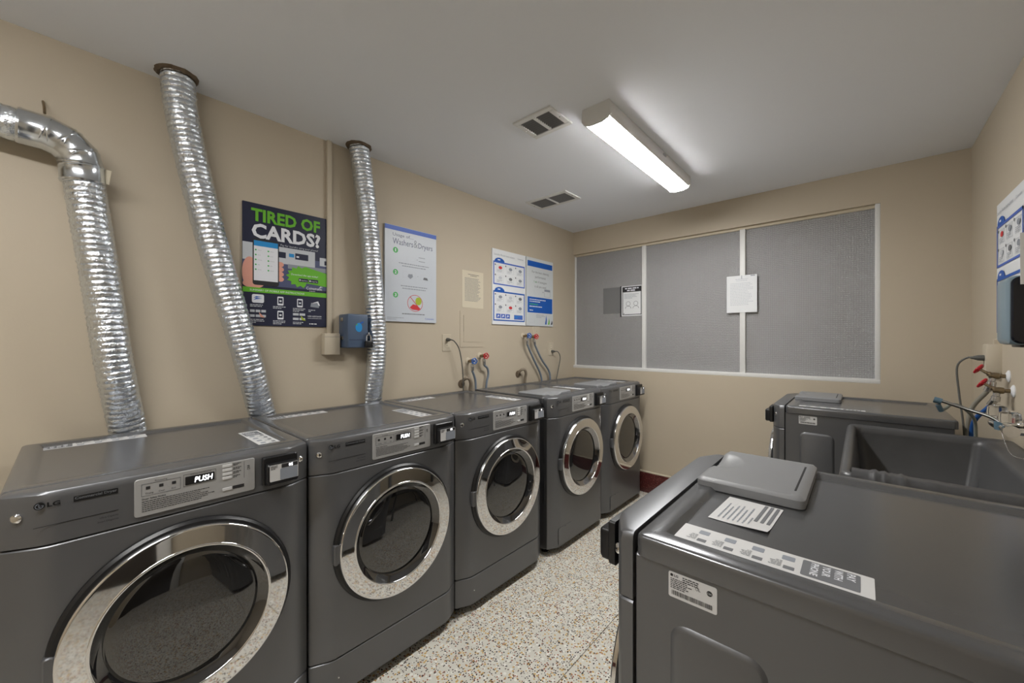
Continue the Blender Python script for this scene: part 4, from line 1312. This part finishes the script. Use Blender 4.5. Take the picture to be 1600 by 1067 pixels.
# faucet on the right wall
t = thing('faucet', 'chrome wall faucet with a long thin spout and clear knobs over the sink', 'faucet', (XR, 2.36, 1.04))
obj('faucet_body', tube([(-0.075, -0.13, 0.0), (-0.075, 0.09, 0.0)], lambda s: 0.016 + 0.005 * (abs(s - 0.5) > 0.4), 14, smooth_n=12), M_CHROME, t)
for yy in (-0.11, 0.07):
    obj('wall_shank', tube([(0.002, yy, 0.0), (-0.075, yy, 0.0)], 0.013, 12), M_CHROME, t)
    obj('wall_flange', lathe([(0.032, -0.002), (0.030, 0.006), (0.016, 0.012)], 18, cap=True), M_CHROME, t, mx=aim((0, yy, 0), (-1, 0, 0)))
    kn = obj('clear_knob', lathe([(0.012, 0.0), (0.026, 0.008), (0.028, 0.02), (0.026, 0.042), (0.018, 0.048), (0.004, 0.049)], 14, cap=True), M_CLEAR, t, mx=aim((-0.075, yy, 0.022), (0, 0, 1)), ang=20)
    obj('knob_cap', lathe([(0.012, 0.047), (0.011, 0.052), (0.004, 0.053)], 12, cap=True), M_CHROME, kn, mx=aim((-0.075, yy, 0.022), (0, 0, 1)))
obj('spout', tube([(-0.075, -0.01, 0.008), (-0.09, 0.0, 0.022), (-0.115, 0.012, 0.036), (-0.17, 0.03, 0.055), (-0.222, 0.042, 0.074), (-0.236, 0.044, 0.078)], 0.0065, 12, smooth_n=30), mat('dull_chrome', (0.42, 0.43, 0.42, 1), 0.22, metal=1.0), t)
obj('blue_coupling', tube([(-0.075, -0.012, -0.012), (-0.076, -0.012, 0.018)], 0.021, 14), M_TEAL, t)
sp = obj('hose_adapter', tube([(-0.226, 0.043, 0.073), (-0.248, 0.047, 0.079)], 0.0125, 12), M_TEAL, t)
hose('thin grey hose looping from the faucet spout tip down behind the corner washer', [(2.466, 2.408, 1.098), (2.474, 2.416, 1.078), (2.490, 2.43, 1.083), (2.510, 2.46, 1.098), (2.545, 2.52, 1.085), (2.590, 2.60, 1.03), (2.60, 2.63, 0.96), (2.60, 2.64, 0.82)], mat('hose_dull', rgb(124, 128, 120), 0.5), 'hoses by the sink', 0.006, M_TEAL)

# valves, outlet and hoses on the right wall
_, c = valve('upper red-handled valve on the right wall above the sink', (XR, 2.684, 1.212), (-1, 0, 0.0), (-0.62, 0.25, 0.45), M_VRED, 'right wall valves', 0.05)
hose('grey hose curving from the upper valve on the right wall', [(XR - 0.052, 2.684, 1.172), (XR - 0.062, 2.69, 1.14), (XR - 0.10, 2.72, 1.06), (XR - 0.112, 2.73, 0.96), (XR - 0.112, 2.73, 0.80)], mat('hose_beige', rgb(138, 134, 122), 0.5), 'hoses by the sink')
_, c = valve('lower red-handled valve on the right wall above the sink', (XR, 2.612, 1.155), (-1, 0, 0.0), (-0.62, 0.25, 0.45), M_VRED, 'right wall valves', 0.05)
hose('blue hose curving from the lower valve on the right wall', [(XR - 0.052, 2.612, 1.115), (XR - 0.066, 2.625, 1.08), (XR - 0.098, 2.68, 1.01), (XR - 0.105, 2.70, 0.92), (XR - 0.105, 2.70, 0.78)], M_HOSEB, 'hoses by the sink')
t = thing('outlet_box', 'beige surface outlet box on the right wall below the instruction poster', 'outlet', (XR, 2.84, 1.215), WALL_R)
obj('box', prism(rrect(0.082, 0.135, 0.004, 2, 0, 0.0675), -0.0005, 0.042, bev=0.002), M_BEIGEBOX, t)
obj('cover_plate', prism(rrect(0.078, 0.130, 0.004, 2, 0, 0.0675), 0.040, 0.046, bev=0.002), M_BEIGEBOX, t)
obj('raceway', prism(rrect(0.026, 0.03, 0.003, 2, 0, 0.143), -0.0005, 0.018), M_BEIGEBOX, t)
power_cord('dark grey power cord plugged into the outlet box above the corner washer', ((XR - 0.045, 2.84, 1.285), (-1, 0.05, 0)), [(XR - 0.10, 2.85, 1.283), (XR - 0.128, 2.86, 1.24), (XR - 0.124, 2.85, 1.12), (XR - 0.112, 2.84, 0.98), (XR - 0.10, 2.83, 0.8)])

# paper towel dispenser and poster on the right wall
t = board('poster', 'white instruction poster half hidden behind the wall dispenser', 'poster', (XR, 2.841, 1.372), WALL_R, 0.417, 0.614, M_PAPER, 0.008)
instruction_poster(t, 0.417, 0.614)
t = thing('wall_dispenser', 'grey blue wall dispenser with a dark smoked side above the sink', 'dispenser', (XR, 2.17, 1.352), WALL_R)
dw, dh = 0.140, 0.225
obj('housing', loft(bmesh.new(), [[(x, y, z) for x, y in rrect(dw - 2 * i, dh - 2 * i, 0.012, 5, dw / 2, dh / 2)] for z, i in ((-0.001, 0.0), (0.100, 0.0), (0.114, 0.004), (0.120, 0.014))]), M_DISP, t)
obj('smoked_side', loft(bmesh.new(), [[(dw - 0.004 + x, y, z) for y, z in rrect(dh - 0.008 - 2 * i, 0.112 - 2 * i, 0.022, 6, dh / 2, 0.057)] for x, i in ((0.0, 0.0), (0.010, 0.0), (0.014, 0.004))]), M_SMOKE, t)
obj('dispenser_lip', box(0.02, dw - 0.02, -0.008, 0.01, 0.03, 0.09, 0.003), M_BLACK, t)
t = thing('paper_notice', 'white note hanging over the dark side of the wall dispenser', 'notice', (2.605, 2.0145, 1.545), WALL_B)
bm = bmesh.new()
rows = [[bm.verts.new((0.095 * i / 4, 0.165 * j / 8, 0.001 + 0.004 * (1 - j / 8) * (1 - i / 4))) for i in range(5)] for j in range(9)]
for j in range(8):
    for i in range(4):
        bm.faces.new((rows[j][i], rows[j][i + 1], rows[j + 1][i + 1], rows[j + 1][i]))
o = obj('sheet', bm, M_PAPER, t)
sd = o.modifiers.new('thickness', 'SOLIDIFY')
sd.thickness = 0.001
small_print(t, 0.015, 0.145, 0.07, 5, 0.018, M_MID, 0.0052, 190, frac=0.3)
